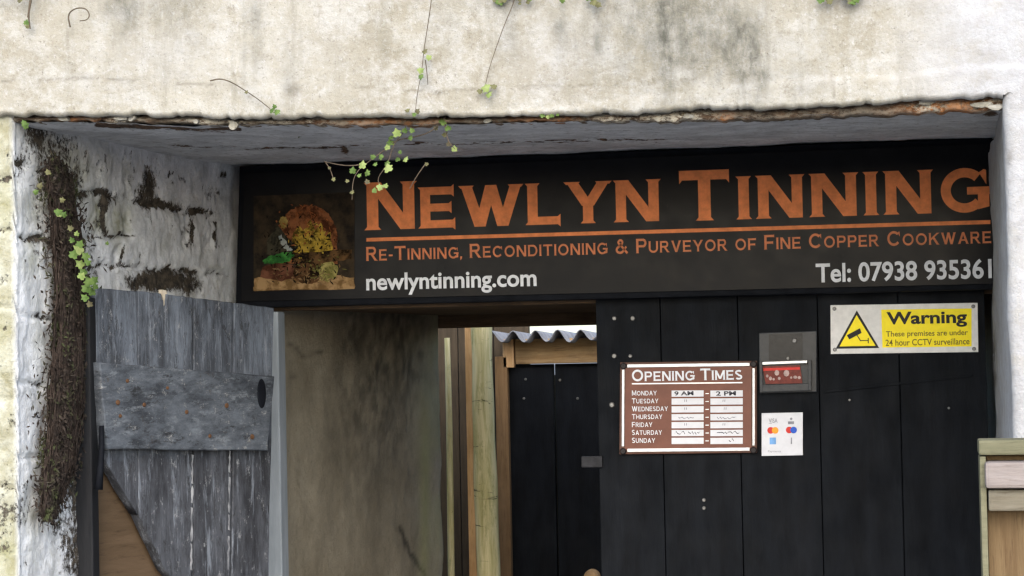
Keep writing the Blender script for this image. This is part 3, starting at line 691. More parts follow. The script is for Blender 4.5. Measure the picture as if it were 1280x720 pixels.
        stroke(arc(w_ / 2, .745, w_ / 2 - t / 2, .255 - h / 2, 35, 250, 16)[:-1] + arc(w_ / 2, .26, w_ / 2 - t / 2, .26 - h / 2, 80, -150, 18), (t + h) / 2)
    elif ch == '&':
        w_ = 1.05; stroke([(.98, .02), (.30, .72)], t * .9); stroke(arc(.42, .79, .17, .15, 220, -60, 18), t * .8); stroke([(.53, .66), (.26, .46)], t * .8); stroke(arc(.38, .27, .28, .21, 110, 330, 18), t * .85); stroke([(.62, .16), (.90, .48)], t * .8)
    elif ch == '-': w_ = .42; bar(0, w_, .36, False, h)
    elif ch == ',': w_ = t; P.append([(0, 0), (t, 0), (t, .17), (0, .17)]); P.append([(0, 0), (t, 0), (t * .2, -.16), (0, -.16)])
    elif ch == '.': w_ = t; P.append([(0, 0), (t, 0), (t, .17), (0, .17)])
    else: w_ = .5
    return w_, P

def serif_text(mb, words, x0, x1, zb, cap, Y, small=.78, t=.20, sf=.055, gap=.13, space=.42):
    """capitals large, other letters as small capitals; fills x0..x1 at baseline zb"""
    def lay(emit, sx):
        x = 0; lastk = 1
        for ch in words:
            if ch == ' ': x += space; continue
            kk = 1.0 if ch.isupper() or ch in '&' else small
            w_, P = glyph(ch.upper(), t, sf)
            if emit:
                dep = 0
                for poly in P:
                    if isinstance(poly, tuple): pts = poly[1]; d = .00018
                    else: pts = poly; dep += 1; d = dep * .00003
                    a = sum(pts[i][0] * pts[(i + 1) % len(pts)][1] - pts[(i + 1) % len(pts)][0] * pts[i][1] for i in range(len(pts)))
                    if a < 0: pts = pts[::-1]
                    mb.flat([(x0 + (x + px * kk) * sx, Y - d, zb + py * kk * cap) for px, py in pts])
            x += w_ * kk + gap
        return x - gap
    n = lay(False, 1); sx = (x1 - x0) / n; lay(True, sx)
def sans(mb, s, x0, x1, z0, z1, Y, bold=.02, full=True):
    """built-in sans face; the ink box fills x0..x1, z0..z1"""
    cu = bpy.data.curves.new('t', 'FONT'); cu.body = s; cu.offset = bold; cu.resolution_u = 6
    ob = bpy.data.objects.new('t', cu); COL.objects.link(ob)
    me = ob.to_mesh(); v = np.array([q.co[:] for q in me.vertices]); fs = [tuple(p.vertices) for p in me.polygons]
    lo, hi = v.min(0), v.max(0); k = (v - lo) / np.maximum(hi - lo, 1e-6)
    mb.add([(x0 + a * (x1 - x0), Y, z0 + b * (z1 - z0)) for a, b, _ in k], fs)
    ob.to_mesh_clear(); bpy.data.objects.remove(ob); bpy.data.curves.remove(cu)
def rect(px0, py0, px1, py1, Y):
    a = on(px0, (py0 + py1) / 2, Y); b = on(px1, (py0 + py1) / 2, Y); c = on((px0 + px1) / 2, py0, Y); d = on((px0 + px1) / 2, py1, Y)
    return a.x, b.x, d.z, c.z
def quad(pts, Y): return [on(a, b, Y) for a, b in pts]

# ------------------------------------------------------------------ fascia sign
SG = thing('shop_sign', 'long black fascia board with copper lettering under the lintel', 'sign', (-.7, YS, 1.7))
m = MB(); m.prism(quad([(299, 208), (1241, 172), (1247, 361.5), (294, 385)], YS), Vector((0, .06, 0))); m.build('backboard', M_BACK, SG, bevel=.004)
m = MB(); m.prism(quad([(305, 216), (1239.5, 179), (1243, 355), (301, 377)], YS - .006), Vector((0, .0055, 0))); m.build('panel', M_SIGN, SG, bevel=.001)
YT = YS - .0072
m = MB()
a, b = on(459, 287, YT), on(824, 277, YT); serif_text(m, 'Newlyn', a.x, b.x, (a.z + b.z) / 2 , (on(490, 227, YT).z - on(490, 286.5, YT).z), YT, small=.86, t=.235, sf=.055, gap=.12)
a, b = on(850, 276, YT), on(1237, 265, YT); serif_text(m, 'Tinning', a.x, b.x, (a.z + b.z) / 2, (on(880, 213, YT).z - on(880, 276, YT).z), YT, small=.85, t=.235, sf=.055, gap=.17)
m.build('title_lettering', M_COPPER, SG)
m = MB(); m.flat(quad([(458, 302), (1238, 280), (1238, 275), (458, 297.5)], YT)); m.build('rule_line', M_COPPER, SG)
m = MB(); a, b = on(458, 325, YT), on(1239, 305, YT)
serif_text(m, 'Re-Tinning, Reconditioning & Purveyor of Fine Copper Cookware'.replace(' of ', ' of '), a.x, b.x, (a.z + b.z) / 2, 18 * YT / FPX, YT, small=.80, t=.19, sf=.04, gap=.17, space=.5)
m.build('strapline_lettering', M_COPPER2, SG)
m = MB()
def sans_px(m, s, pxa, pxb, ytop_mid, ybot_mid, Y, bold):
    mid = (pxa + pxb) / 2; sans(m, s, on(pxa, ybot_mid, Y).x, on(pxb, ybot_mid, Y).x, on(mid, ybot_mid, Y).z, on(mid, ytop_mid, Y).z, Y, bold)
sans_px(m, 'newlyntinning.com', 458, 671, 339, 367, YT, .022)
m.build('contact_lettering', M_WTEXT, SG); m = MB()
sans_px(m, 'Tel: 07938 935361', 1020, 1240, 326, 351, YT, .022)
m.build('contact_lettering', M_WTEXT, SG)
# painted picture at the left end of the board (forge scene): flat shapes of paint
PC = MB(); PC.flat(quad([(317, 245), (443, 240), (443, 361), (317, 364)], YT)); PC = PC.build('picture', m_simple('picture_dark_ground', (.012, .011, .010), (.05, .036, .022), 30, .5, .0, bump=0), SG)
def jag(pts, n=6, a=1.2):
    out = []
    for (x0, y0), (x1, y1) in zip(pts, pts[1:] + pts[:1]):
        for i in range(n): t_ = i / n; out.append((x0 + (x1 - x0) * t_ + random.uniform(-a, a) * (i > 0), y0 + (y1 - y0) * t_ + random.uniform(-a, a) * (i > 0)))
    return out
def shape(name, pts, mat, d):
    q = MB(); q.flat(quad(jag(pts, 4, 1.1), YT - d * .0003)); return q.build(name, mat, PC)
shape('floor_paint', [(317, 364), (443, 361), (443, 347), (420, 344), (380, 346), (340, 342), (318, 348)], m_simple('tan_paint', (.13, .075, .03), (.30, .19, .09), 38, .5, .0, bump=0, lo=.42, hi=.58), 1)
shape('brick_arch_paint', [(345, 330)] + [(384 + 38 * math.cos(R(a)), 298 - 42 * math.sin(R(a))) for a in range(180, -1, -10)] + [(422, 330)], m_simple('brick_red_paint', (.05, .018, .009), (.22, .085, .035), 38, .5, .0, bump=0, lo=.42, hi=.58), 2)
shape('fire_glow_paint', [(362, 312), (367, 290), (375, 281), (380, 290), (388, 274), (394, 288), (401, 278), (406, 295), (413, 290), (416, 312), (404, 320), (375, 318)], m_simple('yellow_paint', (.06, .04, .010), (.42, .28, .04), 45, .5, .0, bump=0, lo=.42, hi=.58), 3)
shape('hearth_paint', [(360, 316), (440, 312), (440, 324), (415, 327), (402, 332), (366, 328)], m_simple('dark_hearth_paint', (.015, .010, .006), (.11, .06, .025), 38, .5, .0, bump=0, lo=.42, hi=.58), 4)
shape('worker_paint', [(333, 318), (334, 300), (342, 288), (348, 282), (356, 293), (366, 304), (374, 308), (370, 313), (360, 316), (352, 320)], m_simple('charcoal_paint', (.010, .010, .009), (.05, .045, .03), 38, .5, .0, bump=0, lo=.42, hi=.58), 5)
shape('face_paint', [(349, 278), (351, 271), (357, 271), (360, 277), (358, 284), (352, 286)], m_simple('ochre_paint', (.17, .11, .03), (.30, .22, .07), 38, .5, .0, bump=0, lo=.42, hi=.58), 6)
shape('apron_paint', [(328, 326), (336, 320), (350, 317), (364, 314), (368, 320), (362, 327), (345, 330), (330, 330)], m_simple('green_paint', (.02, .08, .02), (.05, .20, .04), 38, .5, .0, bump=0, lo=.42, hi=.58), 7)
shape('sleeve_paint', [(348, 296), (352, 293), (359, 306), (366, 312), (359, 314), (352, 306)], m_simple('pale_sleeve_paint', (.16, .18, .17), (.34, .36, .33), 45, .5, .0, bump=0), 8)
shape('basket_paint', [(325, 346), (328, 334), (345, 329), (366, 331), (372, 346), (352, 352)], m_simple('red_brown_paint', (.05, .02, .012), (.14, .06, .035), 38, .5, .0, bump=0, lo=.42, hi=.58), 9)
shape('kettle_paint', [(372, 352), (366, 342), (370, 332), (384, 328), (398, 332), (402, 345), (396, 353), (384, 355)], m_simple('dark_brown_paint', (.012, .008, .005), (.09, .045, .02), 45, .5, .0, bump=0, lo=.42, hi=.58), 10)
shape('bowl_paint', [(400, 350), (398, 338), (404, 329), (416, 327), (423, 335), (420, 347), (410, 353)], m_simple('olive_paint', (.12, .11, .03), (.30, .26, .09), 38, .5, .0, bump=0, lo=.42, hi=.58), 11)

for nm_, colr, zone, cnt in (('brick_dabs', (.30, .10, .035), (384, 275, 34, 30), 60), ('flame_dabs', (.46, .33, .06), (390, 300, 24, 20), 60), ('dark_dabs', (.012, .010, .008), (375, 315, 52, 42), 150), ('tan_dabs', (.20, .125, .06), (380, 345, 55, 14), 60), ('olive_dabs', (.16, .15, .045), (400, 335, 30, 18), 40)):
    m = MB()
    for i_ in range(cnt):
        cx, cy = zone[0] + random.gauss(0, .45) * zone[2], zone[1] + random.gauss(0, .45) * zone[3]
        if not (320 < cx < 440 and 246 < cy < 359): continue
        a_ = random.uniform(-1.6, 1.6); L_ = random.uniform(1.2, 4); w_ = random.uniform(.5, 1.3); u_ = (math.cos(a_), math.sin(a_))
        m.flat([on(cx + sx_ * u_[0] * L_ - sy_ * u_[1] * w_, cy + sx_ * u_[1] * L_ + sy_ * u_[0] * w_, YT - .0040 - i_ * .000004) for sx_, sy_ in ((-1, 0), (-.3, 1), (1, .2), (.2, -1))])
    o_ = m.build(nm_, m_simple(nm_ + '_paint', tuple(x_ * .4 for x_ in colr), colr, 50, .5, 0, bump=0), PC); o_['kind'] = 'stuff'

# ------------------------------------------------------------------ black door
BD = thing('plank_door', 'black painted plank door under the fascia board carrying the notices', 'door', (-.3, YD, 0))
seams = [748, 829, 926, 1026, 1127, 1236]
zt = on(1000, 370, YD).z
m = MB()
for a, b in zip(seams[:-1], seams[1:]): m.box(on(a, 560, YD).x + .0009, on(b, 560, YD).x - .0009, YD, YD + .03, .02, ceil + .04)
m.build('boards', M_BLACK, BD, bevel=.0016)
m = MB(); m.box(on(748, 560, YD).x + .004, on(1236, 560, YD).x - .004, YD + .0302, YD + .0308, .03, ceil + .03); m.build('added_backing_sheet', M_BACK, BD)  # thin sheet added so no light shows through the board seams
m = MB()
for z in (.25, .95, 1.6): m.box(on(748, 560, YD).x + .03, on(1236, 560, YD).x - .03, YD + .031, YD + .055, z, z + .11)
m.build('batten', M_BLACK, BD, bevel=.003)
m = MB(); m.prism(quad([(1030, 488), (1216, 468), (1216, 471), (1030, 491.5)], YD - .004), Vector((0, .0035, 0))); m.build('brace_edge', M_BLACK, BD, bevel=.001)
for i, (px, py, r) in enumerate([(768, 398, 3.6), (791, 398, 3.9), (768, 445, 4.0), (788, 445, 3.2), (765, 506, 4.4), (880, 625, 3.0), (880, 635, 3.0), (1062, 500, 2), (1186, 510, 2)]):
    m = MB(); m.disc(on(px, py, YD - .0003), r * .8 * YD / FPX, .005, 12); m.build('bolt', M_BOLT, BD)
m = MB(); m.box(*rect(726, 570, 752, 584, YD - .02)[:2], YD - .012, YD - .001, *rect(726, 570, 752, 584, YD)[2:]); m.build('latch', m_simple('dull_dark_steel', (0.0125, 0.0125, 0.0140), (0.0250, 0.0250, 0.0275), 60, .6, .2, .2), BD, bevel=.002)

# opening times board
def plate(px4, Y, th): 
    q = MB(); q.prism(quad(px4, Y), Vector((0, th, 0))); return q
OT = thing('notice_board', 'brown opening times board in a silver edged frame on the black door', 'notice', (-.9, YD, 1.4))
Yo = YD - .016
plate([(775, 453), (946, 451), (946, 566), (774, 568)], Yo, .015).build('frame', M_BRFRAME, OT, bevel=.002)
plate([(782, 460), (939, 458), (939, 560), (781, 562)], Yo - .0015, .001).build('panel', M_BROWN, OT)
for q in ([(784, 455.5), (937, 453.5), (937, 457.5), (784, 459.5)], [(784, 561), (937, 559.5), (937, 563.5), (784, 565)], [(777.5, 462), (780.5, 462), (780, 558), (777, 558)], [(940.5, 460), (943.5, 460), (943.5, 557), (940.5, 557)]):
    plate(q, Yo - .004, .0035).build('silver_strip', M_SILVER, OT, bevel=.0008)
for cx, cy in ((779.5, 457.5), (942, 455), (942, 562.5), (779, 564)):
    m = MB(); m.disc(on(cx, cy, Yo - .0005), 4.2 * YD / FPX, .006, 12); m.build('corner_clip', M_DKPL, OT)
Yt = Yo - .0025
m = MB(); a, b = on(790, 476.5, Yt), on(928, 474.5, Yt); serif_text(m, 'Opening Times', a.x, b.x, (a.z + b.z) / 2, 14.5 * Yt / FPX, Yt, small=.82, t=.20, sf=.05, gap=.14)
m.build('heading_lettering', M_WTEXT, OT)
m = MB(); m.flat(quad([(790, 480.5), (928, 479), (928, 477.5), (790, 479)], Yt)); m.build('rule_line', M_SILVER, OT)
m = MB(); ms = MB(); mp = MB(); mg = MB()
days = ['Monday', 'Tuesday', 'Wednesday', 'Thursday', 'Friday', 'Saturday', 'Sunday']; wds = [31, 33, 45, 38, 25.5, 37.5, 29]
for i, (d, wd) in enumerate(zip(days, wds)):
    y = 494.5 + i * 9.85; a = on(790, y, Yt)
    m = MB(); serif_text(m, d, a.x, on(790 + wd, y, Yt).x, a.z, 6.4 * Yt / FPX, Yt, small=.88, t=.18, sf=0, gap=.18); m.build('day_lettering', M_WTEXT, OT)
    for x0, x1 in ((839.5, 879.5), (888, 928.5)):
        ms = MB(); ms.flat(quad([(x0, y + 1.5), (x1, y + 1.2), (x1, y - 6.6), (x0, y - 6.3)], Yt)); ms.build('time_slot', M_WHITE, OT)
    mp = MB(); mp.flat(quad([(881.8, y - 2), (886, y - 2), (886, y - 3), (881.8, y - 3)], Yt)); mp.build('dash', M_SILVER, OT)
Yp = Yt - .0005
mp = MB(); y = 494.5
sans(mp, '9 AM', on(843, y, Yp).x, on(867, y, Yp).x, on(850, y, Yp).z, on(850, y - 5.5, Yp).z, Yp, .03); mp.build('handwriting', M_PEN, OT); mp = MB()
sans(mp, '2 PM', on(895, y, Yp).x, on(920, y, Yp).x, on(905, y, Yp).z, on(905, y - 5.5, Yp).z, Yp, .03); mp.build('handwriting', M_PEN, OT); mp = MB()
def scrib(mb, x0, x1, y, n, hgt):
    pts = [(x0 + (x1 - x0) * i / n, y - hgt * random.random()) for i in range(n + 1)]
    for (a, b), (c, d) in zip(pts[:-1], pts[1:]):
        mb.flat(quad([(a, b), (c, d), (c + .35, d - .9), (a + .35, b - .9)], Yp - random.random() * .0002))
scrib(mp, 896, 924, y + 9.85 * 5, 16, 4.5); mp.build('handwriting', M_PEN, OT); mp = MB(); scrib(mp, 843, 856, y + 9.85 * 5, 7, 4.5); scrib(mp, 860, 875, y + 9.85 * 5, 9, 4.5); mp.build('handwriting', M_PEN, OT); mp = MB(); scrib(mp, 911, 917, y + 9.85 * 6, 5, 6.5)
mp.build('handwriting', M_PEN, OT)
mg = MB()
for i in (1, 2, 4):
    for cx in (856.5, 904.5 + (i == 2) * 1.5):
        yy = y + 9.85 * i - 2; mg = MB()
        for dx in (-1.3, 1.0): mg.flat(quad([(cx + dx, yy), (cx + dx + .8, yy), (cx + dx + 1.1, yy - 3), (cx + dx + .3, yy - 3)], Yp))
        mg.build('faint_handwriting', M_TGREY, OT)
for x0, x1 in ((848, 867), (896, 919)): mg = MB(); scrib(mg, x0, x1, y + 9.85 * 3, 12, 2.5); mg.build('faint_handwriting', M_TGREY, OT)

# leaflet holder
LH = thing('leaflet_holder', 'smoky grey plastic box holding red leaflets on the black door', 'holder', (-.55, YD, 1.5))
plate([(948.5, 416), (1021, 413.5), (1021, 490), (949.5, 492)], YD - .012, .0115).build('back_plate', M_GREYPL, LH, bevel=.002)
plate([(961, 418), (1003, 416.5), (1003, 450), (961, 451)], YD - .0145, .002).build('recess_panel', M_GREYDK, LH)
plate([(953, 452.5), (1009, 450.5), (1009, 453.8), (953, 456)], YD - .032, .019).build('lip', M_SILVER, LH, bevel=.0008)
q = plate([(953, 458), (1000, 456.5), (1003, 479), (957, 480)], YD - .020, .006).build('leaflet', M_CARD, LH)
m = MB(); m.flat(quad([(954, 463.5), (1000, 462), (1000, 458.8), (954, 460.3)], YD - .0203)); m.build('leaflet_band', M_RED, q)
m = MB()
for cx, cy, rx, ry in ((971, 466, 3.0, 3.6), (983, 466.5, 3.6, 4.2), (959, 470, 1.8, 2.0), (963, 473, 2.0, 2.5), (974, 473, 1.8, 2.0), (967, 474, 1.5, 1.6), (994, 471.5, 2.6, 2.0), (999, 472, 2.0, 2.0), (989, 472, 1.4, 1.6)):
    m.flat([on(cx + rx * math.cos(a_), cy - ry * math.sin(a_), YD - .0207) for a_ in np.linspace(0, 2 * math.pi, 9)[:-1]])
m.build('leaflet_print', m_paint('pale_pink_print', (.42, .30, .27), .5, .3), q)
plate([(949.5, 481), (1011, 479), (1011, 488.5), (950, 490.5)], YD - .030, .0175).build('pocket_front', M_GREYPL, LH, bevel=.002)
for q in ([(949, 452), (953, 452), (953.5, 490), (949.8, 490.5)], [(1010, 450), (1014, 450), (1014, 488), (1010.5, 488.3)]):
    plate(q, YD - .031, .0185).build('pocket_side', M_GREYPL, LH, bevel=.001)
m = MB(); m.disc(on(993, 426, YD - .0145), 3.2 * YD / FPX, .005); m.build('screw', M_BOLT, LH)
m = MB(); m.disc(on(985, 448, YD - .0145), 2 * YD / FPX, .004); m.build('screw', M_BOLT, LH)

# payment card notice
PN = thing('card_notice', 'small white square notice with payment card logos below the leaflet holder', 'notice', (-.5, YD, 1.4))
plate([(952, 516.5), (1003.5, 515.5), (1003.5, 569), (952, 570)], YD - .006, .0055).build('panel', M_WHITE, PN, bevel=.0006)
Yn = YD - .0066
def ell(cx, cy, r, Y, n=20): return [on(cx + r * math.cos(a_), cy - r * math.sin(a_), Y) for a_ in np.linspace(0, 2 * math.pi, n + 1)[:-1]]
m = MB(); m.flat(ell(963.3, 538, 4.2, Yn)); m.build('red_circle', M_RED, PN); m = MB(); m.flat(ell(986.5, 537.5, 4.2, Yn)); m.build('red_circle', M_RED, PN)
m = MB(); m.flat(ell(969, 538, 4.2, Yn - .0003)); m.build('amber_circle', M_AMBER, PN)
m = MB(); m.flat(ell(992, 537.5, 4.2, Yn - .0003)); m.build('blue_circle', M_BLUE, PN)
m = MB(); m.flat(quad([(962, 555.5), (970, 555.3), (970, 546.8), (962, 547)], Yn)); m.build('blue_square', M_LBLUE, PN)
m = MB(); sans(m, 'VISA', on(961, 528, Yn).x, on(972, 528, Yn).x, on(966, 528.5, Yn).z, on(966, 523, Yn).z, Yn, .01)
for d in range(4): m.flat(quad([(961 + d, 529.6 + 0.1 * d), (961 + d + .7, 529.6), (961 + d + .7, 529), (961 + d, 529)], Yn))
m.build('grey_print', M_TGREY, PN); m = MB()
m.flat(quad([(985, 530.3), (992.5, 530.1), (992.5, 526.6), (985, 526.8)], Yn)); m.flat(ell(989, 523.5, 1.6, Yn, 10))
m.build('grey_print', M_TGREY, PN); m = MB()
m.flat(quad([(988.4, 555), (990, 555), (990, 547), (988.6, 547)], Yn)); m.build('grey_print', M_TGREY, PN); m = MB(); sans(m, 'Payments', on(960, 565, Yn).x, on(976, 565, Yn).x, on(966, 566, Yn).z, on(966, 562.8, Yn).z, Yn, 0)
m.build('grey_print', M_TGREY, PN)

# warning sign
WS = thing('warning_sign', 'white and yellow camera surveillance warning sign screwed to the black door', 'sign', (-.1, YD, 1.6))
Yw = YD - .006
plate([(1038, 381.5), (1222, 378.5), (1223, 440), (1038.5, 442.5)], Yw, .0055).build('panel', M_WARNW, WS, bevel=.0008)
Y1 = Yw - .0006; Y2 = Yw - .0011; Y3 = Yw - .0016
m = MB(); m.flat(quad([(1101.5, 387), (1214.5, 385.5), (1214.5, 433), (1103, 434.5)], Y1)); m.build('yellow_field', M_YELLOW, WS)
m = MB(); m.flat(quad([(1071, 388), (1099, 435), (1044.5, 436)], Y1)); tr = m.build('triangle', M_TBLACK, WS)
m = MB(); m.flat(quad([(1070.8, 394), (1094.5, 432.3), (1049.5, 433)], Y2)); m.build('yellow_inset', M_YELLOW, tr)
m = MB(); m.flat(quad([(1058.5, 419), (1075, 410.2), (1077, 416.2), (1061.5, 424.3)], Y3))
for l in ([(1070, 418), (1075, 426), (1076, 425.4), (1071, 417.4)], [(1075, 426.4), (1085, 426), (1085, 425), (1075, 425.2)], [(1084.7, 429), (1085.9, 429), (1085.9, 422.5), (1084.7, 422.5)]): m.flat(quad(l, Y3 - .0002))
m.build('camera_symbol', M_TBLACK, tr)
m = MB(); sans_px(m, 'Warning', 1108.5, 1209, 389, 409.5, Y2, .03); m.build('heading_lettering', M_TBLACK, WS)
m = MB(); sans_px(m, 'These premises are under', 1107.5, 1210, 413, 422, Y2, .012); sans_px(m, '24 hour CCTV surveillance', 1107, 1212, 423.5, 431.5, Y2, .012); m.build('small_lettering', M_TOLIVE, WS)
for cx, cy in ((1043, 386), (1216.5, 383), (1217.5, 436), (1043.5, 437)):
    m = MB(); m.disc(on(cx, cy, Yw - .0004), 2.4 * YD / FPX, .003, 10); m.build('screw', M_BOLT, WS)

# ------------------------------------------------------------------ weathered half door, swung open and sagging
pL = on(119, 420, 3.93); pR = on(341, 420, 4.42); uu = (pR - pL); uu.z = 0; uu.normalize(); nn = uu.cross(Vector((0, 0, 1)))   # towards the camera
if nn.dot(C0 - pL) < 0: nn = -nn
def dq(pts, d=0):
    return [onplane(a, b, pL + nn * d, nn) for a, b in pts]
HD = thing('half_door', 'weathered grey plank half door sagging open against the left wall of the recess', 'door', pL + Vector((0, 0, -.6)))
def holed(name, outer, holes, d, th, mat, parent, bevel=.002):
    """outline in px on the door plane -> solid board with holes"""
    o0 = pL + nn * d; M = Matrix.Translation(o0) @ Matrix((uu, Vector((0, 0, 1)), -nn * -1)).transposed().to_4x4()
    M = Matrix.Translation(o0) @ Matrix((uu, Vector((0, 0, 1)), nn)).transposed().to_4x4(); Mi = M.inverted()
    cu = bpy.data.curves.new(name, 'CURVE'); cu.dimensions = '2D'; cu.fill_mode = 'BOTH'; cu.extrude = th / 2; cu.bevel_depth = bevel; cu.bevel_resolution = 1
    for lp in [outer] + holes:
        sp = cu.splines.new('POLY'); sp.points.add(len(lp) - 1); sp.use_cyclic_u = True
        for p, (a, b) in zip(sp.points, lp):
            q = Mi @ onplane(a, b, o0, nn); p.co = (q.x, q.y, 0, 1)
    ob = bpy.data.objects.new(name, cu); COL.objects.link(ob); me = bpy.data.meshes.new_from_object(ob)
    bpy.data.objects.remove(ob); bpy.data.curves.remove(cu)
    me.transform(M @ Matrix.Translation((0, 0, -th / 2)))
    return me
hole = [(326 + 9 * math.cos(a_), 492 + 20 * math.sin(a_)) for a_ in np.linspace(0, 2 * math.pi, 21)[:-1]]
boards = [
    [(119, 361), (170, 365), (170.5, 640), (130, 573), (121, 520)],
    [(173, 365), (200, 368), (203, 378), (204, 392), (207, 388), (209, 369), (239.5, 373), (238, 750), (206, 712), (173.5, 643)],
    [(243, 374), (289, 379), (286, 800), (242, 755)],
    [(293, 380), (341, 386), (333, 800), (290, 800)]]
bm_all = None
mes = []
for i, b in enumerate(boards): mes.append(holed('b', jag(b, 5, .7), [], .0, .022, M_GDOOR, HD))
bm = bmesh.new()
for q in mes: bm.from_mesh(q)
me = bpy.data.meshes.new('boards'); bm.to_mesh(me); bm.free()
link('boards', me, M_GDOOR, HD)
me = holed('batten', jag([(125, 455), (341, 472), (333, 562), (134, 560)], 9, .8), [], .024, .024, M_GDOOR, HD, .003)
link('batten', me, M_GBATT, HD)
FILL = m_simple('flaking_white_filler', (.07, .075, .085), (.34, .345, .35), 40, .8, sc=(1, 1, .5), bump=.5)
for xt, xb, runs in ((241, 239.5, ((568, 604), (607, 628), (634, 676), (679, 712))), (287.5, 286, ((563, 590), (596, 640), (643, 662), (670, 712)))):
    for ya, yb in runs:
        n_ = 7; xc = lambda y: xt + (xb - xt) * (y - 568) / 144
        L_ = [(xc(y) - random.uniform(.1, 1.8), y) for y in np.linspace(ya, yb, n_)]; R_ = [(xc(y) + random.uniform(.1, 1.5), y + 1) for y in np.linspace(ya, yb, n_)]
        m = MB(); m.prism(dq(R_[::1] + L_[::-1], .003), nn * -.004); m.build('seam_filler', FILL, HD)
m = MB(); m.prism(dq([(203, 362), (208, 363), (209, 372), (206, 392), (203.5, 388), (204.5, 376)], -.004), nn * -.012); m.build('bare_splinter', m_simple('bare_pale_wood', (.42, .36, .27), (.60, .54, .44), 60, .8, sc=(2, 2, .5)), HD, label='pale splinter of bare wood at the split top edge')
for px, py, r in ((159, 476, 2.6), (209, 485, 2.2), (147, 503, 3.4), (180, 506, 2.8), (233, 515, 2.8), (283, 507, 3.4), (262, 545, 2.6), (315, 546, 3.6), (150, 520, 2.4)):
    m = MB(); m.disc((0, 0, 0), r * 4.2 / FPX, .003, 9)
    M = Matrix.Translation(onplane(px, py, pL + nn * .027, nn)) @ Matrix((uu, -nn, Vector((0, 0, 1)))).transposed().to_4x4()
    me = m.mesh('nail'); me.transform(M); link('nail', me, M_RUST, HD)
m = MB(); m.disc((0, 0, 0), 8.6 * 4.39 / FPX, .004, 22, 19.5 * 4.39 / FPX)
me = m.mesh('finger_hole_plate'); me.transform(Matrix.Translation(onplane(326, 492, pL + nn * .0245, nn)) @ Matrix((uu, -nn, Vector((0, 0, 1)))).transposed().to_4x4()); link('finger_hole_plate', me, M_BACK, HD)
m = MB(); pts = dq([(127, 532), (127, 560), (125, 590), (123, 612)], .04)
m.tube(pts, [.005, .006, .007, .009], 8); m.build('hook', M_BACK, HD)

# dark post behind the half door's hanging edge, grey jamb at its free edge
rn = Vector((1, -.05, 0)).normalized()
m = MB(); a = on(103, 400, 3.90); m.box(a.x - .03, a.x + .016, 3.90, 3.935, 0, on(103, 372, 3.9).z); o = m.build('door_post', M_POSTD, bevel=.004)
setlab(o, 'dark slate post between the brown ivy trunk and the grey half door', 'post')
m = MB(); a, b = on(335, 500, 4.70), on(349, 500, 4.70); m.box(a.x - .03, b.x, 4.702, 4.757, 0, on(342, 388, 4.70).z - .003); o = m.build('door_post', M_POSTG, bevel=.004)
setlab(o, 'pale grey blue post behind the free edge of the half door', 'post')
# plywood sheet leaning on the wall behind the half door
m = MB(); q = dq([(108, 560), (232, 570), (232, 760), (108, 760)], -.034); q = [q[0], q[1], Vector((q[1].x, q[1].y, 0)), Vector((q[0].x, q[0].y, 0))]
m.prism(q, nn * -.006); o = m.build('plywood_sheet', M_PLY, bevel=.001)
setlab(o, 'brown plywood sheet showing under the cut corner of the grey half door', 'board')

# ------------------------------------------------------------------ timber gate at lower right
YG = 3.42
GT = thing('timber_gate', 'weathered timber gate with a bleached rail in front of the white pier', 'gate', (.4, YG, 0))
gx = on(1225, 620, YG).x; g2 = gx + .95
m = MB(); m.box(gx, g2, YG, YG + .07, on(1250, 569, YG).z, on(1250, 550, YG).z); m.build('top_rail', M_GATEG, GT, bevel=.004)
zz0 = on(1250, 569, YG).z - .002
m = MB(); m.box(gx + .001, gx + .011, YG + .004, YG + .068, .03, zz0); m.build('stile', M_GATEG, GT, bevel=.002)
m = MB(); m.box(g2 - .06, g2, YG + .004, YG + .068, .03, zz0); m.build('stile', M_GATEG, GT, bevel=.003)
m = MB(); a, b = on(1232, 611, YG - .02), on(1232, 578, YG - .02); m.box(a.x, g2 - .07, YG - .02, YG + .045, a.z, b.z); m.build('rail', M_GATEP, GT, bevel=.006)
m = MB(); a, b = on(1236, 639, YG), on(1236, 612.5, YG); m.box(a.x, g2 - .062, YG - .002, YG + .04, a.z, b.z); m.build('rail', M_GATEH, GT, bevel=.004)
m = MB(); xx = gx + .012
for i in range(9):
    wd = (g2 - .062 - gx - .012) / 9; m.box(xx + i * wd + .001, xx + (i + 1) * wd - .001, YG + .046, YG + .062, .04, zz0 - .001)
m.build('boards', M_GATE, GT, bevel=.002)

# ------------------------------------------------------------------ ivy
def leaf_into(mb, c, size, nrm, rot):
    nrm = nrm.normalized(); a = nrm.cross(Vector((.2, .3, 1))).normalized(); b = nrm.cross(a)
    out = [(0, -.45), (.28, -.55), (.55, -.32), (.42, -.05), (.62, .18), (.28, .28), (0, .72), (-.28, .28), (-.62, .18), (-.42, -.05), (-.55, -.32), (-.28, -.55)]
    cr, sr = math.cos(rot), math.sin(rot); vs = [c + nrm * (size * .10)]
    for x, y in out:
        X, Y = x * cr - y * sr, x * sr + y * cr
        vs.append(c + a * X * size + b * Y * size - nrm * size * .25 * (x * x + .3 * y * y))
    n = len(out); mb.add(vs, [(0, 1 + i, 1 + (i + 1) % n) for i in range(n)])
def smooth(pts, n=4):
    for _ in range(n - 2):
        q = [pts[0]]
        for a, b in zip(pts[:-1], pts[1:]): q += [a * .75 + b * .25, a * .25 + b * .75]
        pts = q + [pts[-1]]
    return pts
